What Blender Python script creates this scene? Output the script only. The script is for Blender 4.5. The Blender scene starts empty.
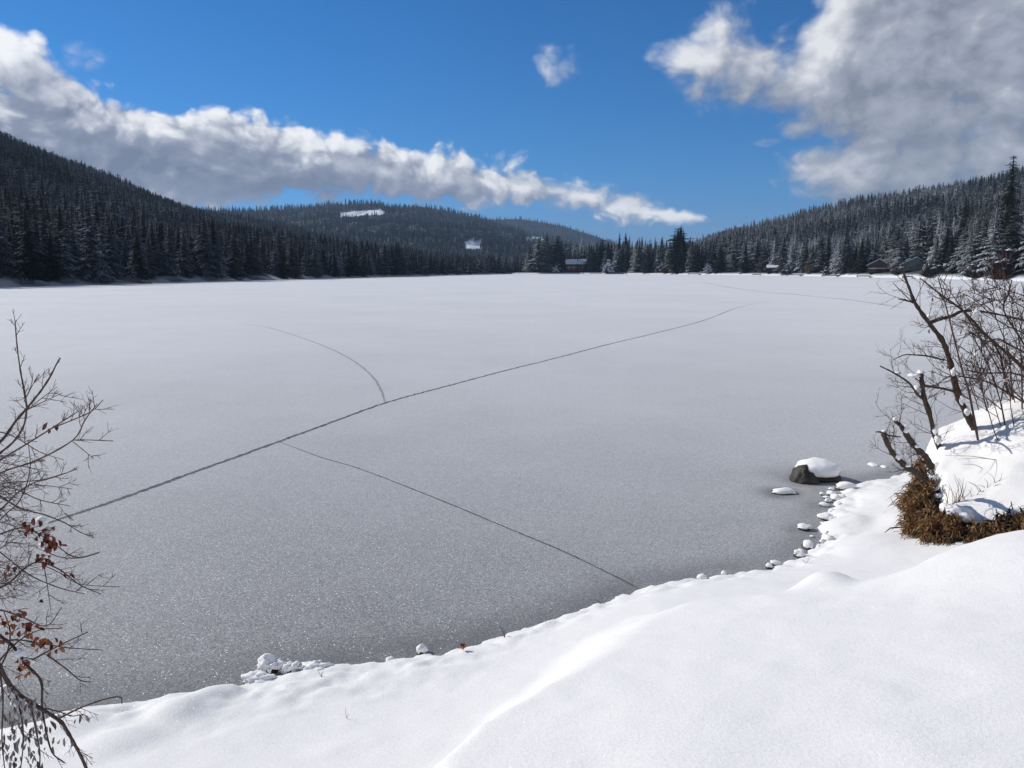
import bpy, math, random
import numpy as np
from mathutils import Vector

# ------------------------------------------------------------------ basics
S = bpy.context.scene
COL = S.collection
R = math.radians
F_PX, W_PX, H_PX = 796.0, 1024, 768
HORIZON = 269.5
PITCH = math.atan((384 - HORIZON) / F_PX)
EYE = 3.5                                   # camera height over the ice, metres
CP, SP = math.cos(PITCH), math.sin(PITCH)
rng = np.random.default_rng(7)
random.seed(7)


def ray(px, py):
    cx, cy = (px - 512) / F_PX, (384 - py) / F_PX
    return np.array([cx, CP + cy * SP, -SP + cy * CP])


def at_z(px, py, z=0.0):
    d = ray(px, py)
    t = (z - EYE) / d[2]
    return np.array([d[0] * t, d[1] * t, z])


def at_y(px, py, y):
    d = ray(px, py)
    t = y / d[1]
    return np.array([d[0] * t, y, EYE + d[2] * t])


def azel(px, py):
    d = ray(px, py)
    return math.degrees(math.atan2(d[0], d[1])), math.degrees(math.atan2(d[2], math.hypot(d[0], d[1])))


# ------------------------------------------------------------------ value noise
_perm = np.random.default_rng(3).random((256, 256))


def vnoise(x, y):
    xi, yi = np.floor(x).astype(int), np.floor(y).astype(int)
    fx, fy = x - xi, y - yi
    fx = fx * fx * fx * (fx * (fx * 6 - 15) + 10)
    fy = fy * fy * fy * (fy * (fy * 6 - 15) + 10)
    a = _perm[xi & 255, yi & 255]; b = _perm[(xi + 1) & 255, yi & 255]
    c = _perm[xi & 255, (yi + 1) & 255]; d = _perm[(xi + 1) & 255, (yi + 1) & 255]
    return (a * (1 - fx) + b * fx) * (1 - fy) + (c * (1 - fx) + d * fx) * fy - 0.5


def fbm(x, y, octaves=4, gain=0.5):
    x = np.asarray(x, float); y = np.asarray(y, float)
    s, a = np.zeros_like(x), 1.0
    for k in range(octaves):
        s = s + a * vnoise(x + 17.3 * k, y - 9.1 * k)
        x, y, a = x * 2.03, y * 2.03, a * gain
    return s


def sstep(a, b, x):
    t = np.clip((x - a) / (b - a), 0, 1)
    return t * t * (3 - 2 * t)


# ------------------------------------------------------------------ mesh helpers
class MB:
    """Collects vertices and faces, then links them as ONE mesh object."""

    def __init__(self):
        self.v, self.f, self.m, self.n = [], [], [], 0

    def add(self, verts, faces, mat=0):
        self.v.append(np.asarray(verts, float).reshape(-1, 3))
        for fc in faces:
            self.f.append([i + self.n for i in fc]); self.m.append(mat)
        self.n += len(self.v[-1])

    def tube(self, pts, radii, sides=6, mat=0, cap=True):
        pts = [np.asarray(p, float) for p in pts]
        n = len(pts)
        rings, up = [], None
        for i in range(n):
            t = pts[min(i + 1, n - 1)] - pts[max(i - 1, 0)]
            t = t / (np.linalg.norm(t) + 1e-9)
            if up is None:
                a = np.array([0, 0, 1.0]) if abs(t[2]) < .9 else np.array([1.0, 0, 0])
                up = np.cross(t, a)
            up = up - t * np.dot(up, t)
            up /= (np.linalg.norm(up) + 1e-9)
            w = np.cross(t, up)
            for k in range(sides):
                a = 2 * math.pi * k / sides
                rings.append(pts[i] + radii[i] * (math.cos(a) * up + math.sin(a) * w))
        fs = []
        for i in range(n - 1):
            for k in range(sides):
                k2 = (k + 1) % sides
                fs.append([i * sides + k, i * sides + k2, (i + 1) * sides + k2, (i + 1) * sides + k])
        if cap:
            fs.append(list(range(sides))[::-1]); fs.append([(n - 1) * sides + k for k in range(sides)])
        self.add(rings, fs, mat)

    def box(self, c, s, mat=0, rz=0.0):
        c = np.asarray(c, float); x, y, z = [q / 2 for q in s]
        v = np.array([[-x, -y, -z], [x, -y, -z], [x, y, -z], [-x, y, -z], [-x, -y, z], [x, -y, z], [x, y, z], [-x, y, z]])
        ca, sa = math.cos(rz), math.sin(rz)
        v = v @ np.array([[ca, sa, 0], [-sa, ca, 0], [0, 0, 1]]) + c
        self.add(v, [[3, 2, 1, 0], [4, 5, 6, 7], [0, 1, 5, 4], [1, 2, 6, 5], [2, 3, 7, 6], [3, 0, 4, 7]], mat)

    def mesh(self, name, mats, smooth=False):
        me = bpy.data.meshes.new(name)
        v = np.concatenate(self.v) if self.v else np.zeros((0, 3))
        me.from_pydata(v.tolist(), [], self.f)
        for m in (mats if isinstance(mats, (list, tuple)) else [mats]):
            me.materials.append(m)
        me.polygons.foreach_set('material_index', self.m)
        if smooth:
            me.polygons.foreach_set('use_smooth', [True] * len(self.f))
        me.update()
        return me

    def build(self, name, mats, parent=None, smooth=False):
        return link(name, self.mesh(name, mats, smooth), parent)


def link(name, data, parent=None):
    o = bpy.data.objects.new(name, data)
    COL.objects.link(o)
    if parent is not None:
        o.parent = parent
    return o


def big_mesh(name, v, quads, mats, smooth=True):
    """numpy arrays to a mesh quickly; quads may be (n,3) or (n,4)"""
    me = bpy.data.meshes.new(name)
    k = quads.shape[1]
    me.vertices.add(len(v)); me.vertices.foreach_set('co', np.ascontiguousarray(v, np.float32).ravel())
    me.loops.add(quads.size); me.loops.foreach_set('vertex_index', np.ascontiguousarray(quads, np.int32).ravel())
    me.polygons.add(len(quads)); me.polygons.foreach_set('loop_start', np.arange(0, quads.size, k, dtype=np.int32))
    me.polygons.foreach_set('use_smooth', np.full(len(quads), smooth))
    for m in mats:
        me.materials.append(m)
    me.update(calc_edges=True)
    return me


def grid_faces(nu, nv):
    i = np.arange(nu * nv).reshape(nu, nv)
    return np.stack([i[:-1, :-1].ravel(), i[1:, :-1].ravel(), i[1:, 1:].ravel(), i[:-1, 1:].ravel()], 1)


def float_attr(me, name, vals):
    a = me.attributes.new(name, 'FLOAT', 'POINT')
    a.data.foreach_set('value', np.asarray(vals, np.float32))


def tag(o, label=None, cat=None, group=None, kind=None):
    if label: o['label'] = label
    if cat: o['category'] = cat
    if group: o['group'] = group
    if kind: o['kind'] = kind
    return o


def empty(name, loc=(0, 0, 0), rz=0.0):
    o = bpy.data.objects.new(name, None)
    COL.objects.link(o)
    o.location = loc; o.rotation_euler = (0, 0, rz)
    return o


def smooth_line(pts, sub=5):
    """Catmull-Rom through the points"""
    P = [np.asarray(p, float) for p in pts]
    P = [2 * P[0] - P[1]] + P + [2 * P[-1] - P[-2]]
    out = []
    for i in range(1, len(P) - 2):
        for k in range(sub):
            t = k / sub
            a, b, c, d = P[i - 1], P[i], P[i + 1], P[i + 2]
            out.append(.5 * ((2 * b) + (c - a) * t + (2 * a - 5 * b + 4 * c - d) * t * t + (3 * b - a - 3 * c + d) * t ** 3))
    out.append(P[-2])
    return out


# ------------------------------------------------------------------ materials
def new_mat(name):
    m = bpy.data.materials.new(name)
    m.use_nodes = True
    nt = m.node_tree
    for n in list(nt.nodes):
        nt.nodes.remove(n)
    out = nt.nodes.new('ShaderNodeOutputMaterial')
    b = nt.nodes.new('ShaderNodeBsdfPrincipled')
    nt.links.new(b.outputs[0], out.inputs[0])
    return m, nt, b, out


def nd(nt, typ, **kw):
    n = nt.nodes.new(typ)
    for k, v in kw.items():
        setattr(n, k, v)
    return n


def setin(nt, sock, v):
    if isinstance(v, bpy.types.NodeSocket):
        nt.links.new(v, sock)
    elif v is not None:
        sock.default_value = v


def mth(nt, op, a, b=None, c=None, clamp=False):
    n = nd(nt, 'ShaderNodeMath', operation=op, use_clamp=clamp)
    setin(nt, n.inputs[0], a); setin(nt, n.inputs[1], b); setin(nt, n.inputs[2], c)
    return n.outputs[0]


def maprange(nt, v, a, b, c=0.0, d=1.0, smooth=True):
    n = nd(nt, 'ShaderNodeMapRange', interpolation_type='SMOOTHSTEP' if smooth else 'LINEAR')
    setin(nt, n.inputs[0], v)
    for i, q in enumerate((a, b, c, d)):
        setin(nt, n.inputs[i + 1], q)
    return n.outputs[0]


def mixc(nt, fac, a, b):
    n = nd(nt, 'ShaderNodeMix', data_type='RGBA')
    setin(nt, n.inputs[0], fac)
    for s, v in ((n.inputs[6], a), (n.inputs[7], b)):
        setin(nt, s, v if isinstance(v, bpy.types.NodeSocket) else (*v, 1.0))
    return n.outputs[2]


def noise(nt, vec, scale, detail=4.0, rough=0.5, dist=0.0, dim='3D'):
    n = nd(nt, 'ShaderNodeTexNoise', noise_dimensions=dim)
    setin(nt, n.inputs['Vector'], vec)
    n.inputs['Scale'].default_value = scale
    n.inputs['Detail'].default_value = detail
    n.inputs['Roughness'].default_value = rough
    n.inputs['Distortion'].default_value = dist
    return n.outputs['Fac']


def coord(nt, which='Object'):
    return nd(nt, 'ShaderNodeTexCoord').outputs[which]


def bump(nt, b, height, dist=0.01, strength=1.0):
    n = nd(nt, 'ShaderNodeBump')
    n.inputs['Distance'].default_value = dist
    n.inputs['Strength'].default_value = strength
    nt.links.new(height, n.inputs['Height'])
    nt.links.new(n.outputs[0], b.inputs['Normal'])


def simple_mat(name, col, rough=0.8, var=0.3, scale=8.0, bumpd=0.0, col2=None, spec=0.3):
    m, nt, b, _ = new_mat(name)
    v = coord(nt)
    n = noise(nt, v, scale, 6, .6)
    c2 = col2 or tuple(c * (1 - var) for c in col)
    nt.links.new(mixc(nt, maprange(nt, n, .35, .65), col, c2), b.inputs['Base Color'])
    b.inputs['Roughness'].default_value = rough
    b.inputs['Specular IOR Level'].default_value = spec
    if bumpd:
        bump(nt, b, n, bumpd)
    return m


def sparkle_nodes(nt, vec, cell, amount, tilt):
    """flat crystal facets lying every way: a second, shiny lobe on random normals, only on a few cells"""
    vo = nd(nt, 'ShaderNodeTexVoronoi')
    nt.links.new(vec, vo.inputs['Vector'])
    vo.inputs['Scale'].default_value = 1.0 / cell
    sep = nd(nt, 'ShaderNodeSeparateColor')
    nt.links.new(vo.outputs['Color'], sep.inputs[0])
    cx = mth(nt, 'MULTIPLY', mth(nt, 'SUBTRACT', sep.outputs[0], .5), tilt)
    cy = mth(nt, 'MULTIPLY', mth(nt, 'SUBTRACT', sep.outputs[1], .5), tilt)
    cmb = nd(nt, 'ShaderNodeCombineXYZ')
    nt.links.new(cx, cmb.inputs[0]); nt.links.new(cy, cmb.inputs[1]); cmb.inputs[2].default_value = 1.0
    nrm = nd(nt, 'ShaderNodeVectorMath', operation='NORMALIZE')
    nt.links.new(cmb.outputs[0], nrm.inputs[0])
    g = nd(nt, 'ShaderNodeBsdfGlossy')
    g.inputs['Roughness'].default_value = 0.30
    g.inputs['Color'].default_value = (.9, .9, .9, 1)
    nt.links.new(nrm.outputs[0], g.inputs['Normal'])
    on = mth(nt, 'GREATER_THAN', sep.outputs[2], 1.0 - amount)
    near = mth(nt, 'LESS_THAN', vo.outputs['Distance'], .42)
    return g.outputs[0], mth(nt, 'MULTIPLY', on, near)


def make_snow(name, base=(.885, .87, .845), grain=1.0):
    m, nt, b, out = new_mat(name)
    v = coord(nt)
    n1 = noise(nt, v, 45, 6, .65)
    n2 = noise(nt, v, 3.2, 4, .5)
    c = mixc(nt, maprange(nt, n1, .3, .7), base, tuple(q * .93 for q in base))
    nt.links.new(c, b.inputs['Base Color'])
    b.inputs['Roughness'].default_value = .65
    b.inputs['Specular IOR Level'].default_value = .25
    h = mth(nt, 'ADD', mth(nt, 'MULTIPLY', n1, .6 * grain), mth(nt, 'MULTIPLY', n2, .4))
    h = mth(nt, 'ADD', h, mth(nt, 'MULTIPLY', noise(nt, v, 130, 3, .6), .30 * grain))
    bump(nt, b, h, .012, .65)
    g, fac = sparkle_nodes(nt, v, .008, .03, 1.5)
    mx = nd(nt, 'ShaderNodeMixShader')
    nt.links.new(mth(nt, 'MULTIPLY', fac, .35), mx.inputs[0])
    nt.links.new(b.outputs[0], mx.inputs[1]); nt.links.new(g, mx.inputs[2])
    nt.links.new(mx.outputs[0], out.inputs[0])
    return m


SNOW = make_snow('fresh_snow')
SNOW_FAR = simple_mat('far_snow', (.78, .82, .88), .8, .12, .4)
SNOW_CAP = simple_mat('clinging_snow', (.93, .915, .895), .75, .05, 30, .0012)
BARK = simple_mat('dark_bark', (.095, .064, .05), .85, .5, 30, .01)
BARK_RED = simple_mat('reddish_twig', (.125, .075, .062), .75, .45, 25)
BARK_GREY = simple_mat('grey_brown_twig', (.125, .08, .066), .75, .4, 40)
ROCK = simple_mat('brown_rock', (.036, .027, .020), .6, .5, 9, .03, spec=.5)
SOIL = simple_mat('frozen_soil', (.05, .034, .02), .9, .6, 6, .05)
TRUNKM = simple_mat('conifer_trunk', (.06, .045, .035), .9, .4, 2)
LEAF_RED = simple_mat('withered_red_leaf', (.24, .055, .025), .6, .55, 20, col2=(.10, .03, .02))
LEAF_ORANGE = simple_mat('withered_orange_leaf', (.42, .16, .045), .6, .5, 20)
LEAF_GREY = simple_mat('withered_grey_leaf', (.15, .12, .10), .8, .5, 14, col2=(.34, .33, .33))


def make_ice():
    m, nt, b, out = new_mat('frosted_ice')
    v = coord(nt)
    fine = noise(nt, v, 80, 3, .8)
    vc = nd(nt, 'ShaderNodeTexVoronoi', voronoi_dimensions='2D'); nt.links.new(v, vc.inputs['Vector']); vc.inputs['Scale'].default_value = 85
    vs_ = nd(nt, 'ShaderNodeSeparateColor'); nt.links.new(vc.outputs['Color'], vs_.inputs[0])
    fine = mth(nt, 'ADD', mth(nt, 'MULTIPLY', fine, .6), mth(nt, 'MULTIPLY', vs_.outputs[0], .4))
    mid = noise(nt, v, 5.5, 5, .6)
    large = noise(nt, v, .07, 4, .55)
    # frost crystals standing on dark ice: seen at a glancing angle they hide the ice between them
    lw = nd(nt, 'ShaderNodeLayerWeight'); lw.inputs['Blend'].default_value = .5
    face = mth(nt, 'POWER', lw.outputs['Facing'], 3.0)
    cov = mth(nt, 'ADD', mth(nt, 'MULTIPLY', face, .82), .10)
    cov = mth(nt, 'ADD', cov, mth(nt, 'MULTIPLY', mth(nt, 'SUBTRACT', fine, .5), .80))
    cov = mth(nt, 'ADD', cov, mth(nt, 'MULTIPLY', mth(nt, 'SUBTRACT', mid, .5), .08))
    cov = mth(nt, 'ADD', cov, mth(nt, 'MULTIPLY', mth(nt, 'SUBTRACT', noise(nt, v, .45, 5, .6), .5), .12))
    cov = mth(nt, 'ADD', cov, mth(nt, 'MULTIPLY', mth(nt, 'SUBTRACT', large, .5), .26), clamp=True)
    cov = mth(nt, 'ADD', cov, mth(nt, 'MULTIPLY', mth(nt, 'GREATER_THAN', vs_.outputs[2], .955), .32), clamp=True)  # scattered white frost cells, also painting sun glints into the base colour
    thin = nd(nt, 'ShaderNodeAttribute', attribute_name='thin')
    cov = mth(nt, 'MULTIPLY', cov, mth(nt, 'SUBTRACT', 1.0, mth(nt, 'MULTIPLY', thin.outputs['Fac'], .8)))
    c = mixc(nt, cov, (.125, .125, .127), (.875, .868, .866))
    nt.links.new(c, b.inputs['Base Color'])
    b.inputs['Roughness'].default_value = .6
    b.inputs['Specular IOR Level'].default_value = .2
    bump(nt, b, fine, .004, .6)
    g, fac = sparkle_nodes(nt, v, .009, .045, 1.6)
    mx = nd(nt, 'ShaderNodeMixShader')
    nt.links.new(mth(nt, 'MULTIPLY', fac, .3), mx.inputs[0])
    nt.links.new(b.outputs[0], mx.inputs[1]); nt.links.new(g, mx.inputs[2])
    nt.links.new(mx.outputs[0], out.inputs[0])
    return m


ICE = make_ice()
CRACK = simple_mat('ice_crack', (.16, .165, .175), .7, .5, 6)
CRACK_FAINT = simple_mat('faint_ice_crack', (.38, .385, .40), .7, .3, 6)


def make_needles(name, green, snow_amt, snow_col=(.62, .68, .76), tint_attr=False, nscale=.55):
    m, nt, b, _ = new_mat(name)
    v = coord(nt)
    geo = nd(nt, 'ShaderNodeNewGeometry')
    sep = nd(nt, 'ShaderNodeSeparateXYZ'); nt.links.new(geo.outputs['Normal'], sep.inputs[0])
    n1 = noise(nt, v, nscale, 5, .7)
    if tint_attr:
        a = nd(nt, 'ShaderNodeAttribute', attribute_name='tint'); rnd = a.outputs['Fac']
    else:
        rnd = nd(nt, 'ShaderNodeObjectInfo').outputs['Random']
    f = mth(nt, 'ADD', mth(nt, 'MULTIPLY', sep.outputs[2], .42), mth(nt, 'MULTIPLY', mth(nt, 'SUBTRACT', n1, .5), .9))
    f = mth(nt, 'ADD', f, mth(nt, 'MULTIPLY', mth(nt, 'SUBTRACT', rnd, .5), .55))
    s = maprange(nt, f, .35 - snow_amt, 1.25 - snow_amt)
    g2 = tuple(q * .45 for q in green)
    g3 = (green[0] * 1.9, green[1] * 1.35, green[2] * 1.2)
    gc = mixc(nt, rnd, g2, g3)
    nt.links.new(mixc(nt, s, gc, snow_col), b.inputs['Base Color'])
    b.inputs['Roughness'].default_value = .85
    b.inputs['Specular IOR Level'].default_value = .15
    return m


NEEDLE_LEFT = make_needles('shaded_needles', (.016, .026, .028), .22, (.26, .32, .42), nscale=9)  # hill shade painted in: darker needles, dim blue snow
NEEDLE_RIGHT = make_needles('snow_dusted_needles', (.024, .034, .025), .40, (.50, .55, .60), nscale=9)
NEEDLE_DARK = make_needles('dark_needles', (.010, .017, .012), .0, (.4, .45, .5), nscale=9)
NEEDLE_FOREST_L = make_needles('forest_needles_left', (.017, .027, .030), .30, (.22, .27, .35), True)  # same painted hill shade for the forest mass
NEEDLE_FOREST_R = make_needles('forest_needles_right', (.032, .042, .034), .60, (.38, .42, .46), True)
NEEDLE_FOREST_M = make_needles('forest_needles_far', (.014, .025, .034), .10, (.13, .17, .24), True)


def make_floor(name, a, b_, thr):
    m, nt, b, _ = new_mat(name)
    n = noise(nt, coord(nt), .06, 7, .65)
    nt.links.new(mixc(nt, maprange(nt, n, thr - .08, thr + .08), a, b_), b.inputs['Base Color'])
    b.inputs['Roughness'].default_value = .9
    b.inputs['Specular IOR Level'].default_value = .1
    return m


def make_hill(name, dark, snow):
    m, nt, b, _ = new_mat(name)
    n = noise(nt, coord(nt), .08, 7, .65)
    a = nd(nt, 'ShaderNodeAttribute', attribute_name='bare').outputs['Fac']
    f = mth(nt, 'ADD', mth(nt, 'MULTIPLY', maprange(nt, n, .5, .7), .22), a, clamp=True)
    nt.links.new(mixc(nt, f, dark, snow), b.inputs['Base Color'])
    b.inputs['Roughness'].default_value = .9
    b.inputs['Specular IOR Level'].default_value = .1
    return m


HILL_L = make_hill('forest_floor_left', (.03, .035, .035), (.72, .77, .85))
HILL_R = make_hill('forest_floor_right', (.06, .065, .06), (.80, .84, .9))
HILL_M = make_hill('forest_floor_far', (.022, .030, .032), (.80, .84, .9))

# ------------------------------------------------------------------ near snowy bank
SHORE = [(75, 712), (140, 703), (200, 693), (240, 685), (320, 666), (380, 662), (410, 657), (470, 648), (505, 637), (560, 619),
         (600, 604), (640, 590), (700, 578), (770, 568), (803, 556), (822, 538), (826, 515), (836, 495), (855, 484), (900, 475), (925, 468)]
ctrl = []
for p in SHORE:
    w = at_z(*p); ctrl.append((w[0], w[1], .0))
shore_w = [at_z(*p)[:2] for p in SHORE]
for i, p in enumerate(shore_w):                     # a step out from the shore the bank is below the ice
    a, b = shore_w[max(i - 1, 0)], shore_w[min(i + 1, len(shore_w) - 1)]
    t = (b - a) / np.linalg.norm(b - a); nrm = np.array([-t[1], t[0]])
    q = p + nrm * .55
    ctrl.append((q[0], q[1], -.22))
PIX = [(150, 740, .20), (100, 766, .24), (300, 720, .20), (250, 766, .36), (400, 700, .20), (390, 755, .42), (470, 690, .25), (540, 655, .25), (590, 632, .28),
       (330, 690, .1), (430, 768, .5),
       (690, 594, .34), (640, 604, .32), (770, 585, .34), (850, 560, .26), (900, 540, .32), (880, 510, .20), (862, 493, .08), (930, 560, .40), (905, 490, .15), (905, 572, .45),
       (820, 572, .30)]
TOP = [(462, 768, 1.12), (500, 722, 1.10), (540, 700, 1.08), (585, 680, 1.02), (630, 655, .95), (665, 632, .85),
       (520, 768, 1.38), (600, 740, 1.38), (620, 700, 1.30), (700, 700, 1.38), (720, 650, 1.18), (800, 680, 1.36), (900, 660, 1.40), (1000, 640, 1.48), (700, 768, 1.58), (900, 768, 1.62),
       (1020, 768, 1.68), (800, 635, 1.20), (900, 618, 1.25), (1000, 590, 1.38),
       (700, 614, .84), (745, 606, .85), (800, 602, .90), (860, 594, .96), (915, 586, 1.04), (960, 562, 1.14), (1024, 531, 1.30)]
for px, py, z in PIX:
    w = at_z(px, py, z); ctrl.append(tuple(w))
ctrl += [(-4.6, 5.3, .03), (-8, 4.6, .03), (-20, 2.5, .03), (-60, -4, .03), (-4.6, 6.2, -.3), (-8, 5.6, -.3), (-20, 4.2, -.4), (-60, 0, -1),
         (-3.2, 3.6, .75), (-2.6, 2.6, 1.1), (-5, 2.5, 1.0), (-10, 0, 1.5), (-30, -10, 2.2), (0, .4, 1.88), (0, -2, 1.95), (0, -10, 2.3), (2, 1.5, 1.75), (-1.5, 1.4, 1.5),
         (4, 3, 1.75), (10, 4, 2.0), (20, 5, 2.3), (40, 0, 2.6), (8, 6.5, 1.5), (12, 8.5, 1.4), (8, 12.5, .03), (15, 14, .03), (30, 20, .03), (60, 30, .03), (8, 13.6, -.3), (15, 15.5, -.4),
         (30, 22, -.6), (60, 34, -1), (0, 22, -1), (-20, 14, -1), (30, 45, -2), (60, 70, -3), (-60, 20, -2), (0, 60, -3), (-40, -50, 3), (0, -60, 4), (60, -50, 4), (60, 0, 3), (20, -15, 2.8)]
ctrl = np.array(ctrl, float)
MOUND = np.array([at_z(px, py, z)[:2] for px, py, z in ((420, 800, 1.12), (432, 768, 1.12), (470, 722, 1.10), (512, 694, 1.05), (548, 672, 1.0), (592, 648, .92), (612, 628, .86), (640, 606, .80), (675, 595, .77),
                                                          (720, 593, .78), (780, 596, .86), (860, 592, .96), (915, 584, 1.03), (960, 559, 1.13), (1024, 527, 1.29), (1100, 503, 1.45))] + [(12, 6), (14, -4), (-3, -5), (-1.6, 1.4), (-.6, 2.4)])


def poly_sd(x, y, poly):
    """signed distance, positive inside"""
    d = np.full(x.shape, 1e9); ins = np.zeros(x.shape, bool)
    n = len(poly)
    for i in range(n):
        a, b = poly[i], poly[(i + 1) % n]
        e = b - a
        t = np.clip(((x - a[0]) * e[0] + (y - a[1]) * e[1]) / (e @ e), 0, 1)
        d = np.minimum(d, np.hypot(x - a[0] - e[0] * t, y - a[1] - e[1] * t))
        c = ((a[1] > y) != (b[1] > y)) & (x < (b[0] - a[0]) * (y - a[1]) / (b[1] - a[1] + 1e-12) + a[0])
        ins ^= c
    return np.where(ins, d, -d)


_tp = np.array([at_z(*p) for p in TOP] + [(0, .4, 1.88), (0, -2, 1.95), (2, 1.5, 1.78), (4, 3, 1.75), (10, 4, 2.0), (8, 6.3, 1.6), (12, -3, 2.3), (-2, -4, 2.0)])


def quad(x, y):
    return np.stack([np.ones_like(x), x, y, x * x, x * y, y * y], -1)


_tc = np.linalg.lstsq(quad(_tp[:, 0], _tp[:, 1]), _tp[:, 2], rcond=None)[0]


C_RBF = .25


def _kern(d2):
    return np.sqrt(d2 + C_RBF ** 2)


_d2 = ((ctrl[:, None, :2] - ctrl[None, :, :2]) ** 2).sum(-1)
_lam = np.full(len(ctrl), .02); _lam[2 * len(SHORE):2 * len(SHORE) + len(PIX)] = .3     # let the guessed heights give way to one smooth surface
_A = _kern(_d2) - np.diag(_lam)
_w = np.linalg.solve(np.block([[_A, np.ones((len(ctrl), 1))], [np.ones((1, len(ctrl))), np.zeros((1, 1))]]), np.append(ctrl[:, 2], 0))

HUM = np.array([(5.75, 11.0), (5.52, 10.4), (5.26, 9.8), (5.08, 9.35), (5.02, 9.02), (5.12, 8.74), (5.45, 8.52), (6.0, 8.33), (7, 8.1), (9, 7.6), (14, 7.5), (15, 12.2), (9, 11.6), (6.6, 11.5), (6.0, 11.3)])


blk = at_z(822, 586, .62)
LUMPS = [(*at_z(822, 588, .85)[:2], .30, .24), (*at_z(1062, 575, 1.2)[:2], 1.15, .25), (*at_z(178, 712, .1)[:2], .22, .09), (*at_z(215, 697, .05)[:2], .16, .07),
         (*at_z(845, 520, .15)[:2], .30, .10), (*at_z(885, 497, .15)[:2], .35, .08), (*at_z(905, 520, .25)[:2], .3, .07), (*at_z(860, 545, .2)[:2], .4, .06),
         (*at_z(120, 740, .2)[:2], .25, .05), (*at_z(60, 725, .1)[:2], .3, .06)]


def ground_z(x, y):
    x = np.atleast_1d(np.asarray(x, float)); y = np.atleast_1d(np.asarray(y, float))
    sh = x.shape
    x, y = x.ravel(), y.ravel()
    z = np.full(x.shape, _w[-1])
    for i in range(len(ctrl)):
        z = z + _w[i] * _kern((x - ctrl[i, 0]) ** 2 + (y - ctrl[i, 1]) ** 2)
    near = sstep(45, 15, np.hypot(x, y - 5))
    mx, my = x + .10 * fbm(x * 1.6, y * 1.6, 3), y + .10 * fbm(x * 1.6 + 30, y * 1.6, 3)
    wid = .30 + .35 * sstep(4.2, 5.2, y) * sstep(2.6, 1.2, x)
    zt = np.clip(quad(x, y) @ _tc, .3, 2.6)          # the big rounded drift nearest the camera
    ms = sstep(-1, .35, poly_sd(mx, my, MOUND) / wid)
    z = z + (np.maximum(zt, z) - z) * ms
    for lx, ly, s, h in LUMPS:
        z = z + h * np.exp(-(((x - lx) ** 2 + (y - ly) ** 2) / (s * s)) ** 1.5)
    wx = x + .12 * fbm(x * 3, y * 3, 3); wy = y + .12 * fbm(x * 3 + 40, y * 3, 3)
    sd = poly_sd(wx, wy, HUM)
    top = 1.10 + .46 * (x - 5.45) + .20 * (y - 10) + .10 * fbm(x * 1.3 + 5, y * 1.3, 3)
    top = np.clip(top, .6, 2.3)
    k = sstep(-.12, .22, sd) * .72 + .28 * sstep(.1, 1.2, sd)
    z = np.where(top > z, z + (top - z) * k, z)
    z = z + near * (.024 * fbm(x * 1.1, y * 1.1, 3) + .008 * fbm(x * 5, y * 5, 4))
    # ragged lip along the water
    lip = np.exp(-((z - .05) / .10) ** 2)
    z = z + near * lip * (.06 * fbm(x * 6 + 3, y * 6, 4) + .005)
    return np.maximum(z, -6).reshape(sh)


def axis(lo, hi, step, far_lo, far_hi, growth=1.22):
    a = list(np.arange(lo, hi + 1e-6, step))
    s, p = step, hi
    while p < far_hi:
        s *= growth; p += s; a.append(p)
    s, p = step, lo
    while p > far_lo:
        s *= growth; p -= s; a.insert(0, p)
    return np.array(a)


gx, gy = axis(-5, 8, .04, -75, 75), axis(1.5, 12.5, .04, -70, 45)
GX, GY = np.meshgrid(gx, gy, indexing='ij')
GZ = ground_z(GX, GY)
bank = link('snow_covered_ground', big_mesh('snow_covered_ground', np.stack([GX, GY, GZ], -1).reshape(-1, 3), grid_faces(len(gx), len(gy)), [SNOW]))
tag(bank, 'deep fresh snow over the near lake bank, with soft mounds', None, None, 'structure')


def gz(x, y):
    return float(ground_z(x, y)[0])


# ------------------------------------------------------------------ frozen lake
STONES = []          # filled below with (px, py, width px, height factor)
ix, iy = axis(-7, 9, .08, -4000, 4000, 1.3), axis(4, 20, .08, -2600, 4600, 1.3)
IX, IY = np.meshgrid(ix, iy, indexing='ij')
gzn = np.where((np.abs(IX) < 30) & (np.abs(IY - 8) < 25), ground_z(np.clip(IX, -70, 70), np.clip(IY, -65, 45)), -5.0)
thin = sstep(-.30, -.04, gzn) * .55
BOULDER = at_z(817, 478, 0)
for px, py, r in ((815, 477, .75), (782, 493, .40), (805, 530, .3), (422, 652, .25), (840, 500, .35)):
    c = at_z(px, py)
    thin = np.maximum(thin, .8 * np.exp(-(((IX - c[0]) ** 2 + (IY - c[1]) ** 2) / r ** 2) ** 1.5))
thin *= sstep(60, 20, np.hypot(IX, IY))
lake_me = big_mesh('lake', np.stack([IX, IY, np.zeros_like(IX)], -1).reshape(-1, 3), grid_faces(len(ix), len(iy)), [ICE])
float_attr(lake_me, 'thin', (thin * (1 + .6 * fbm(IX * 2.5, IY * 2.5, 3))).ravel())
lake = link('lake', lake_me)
tag(lake, 'wide frozen lake, grey ice under a dusting of frost', None, None, 'structure')


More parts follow.
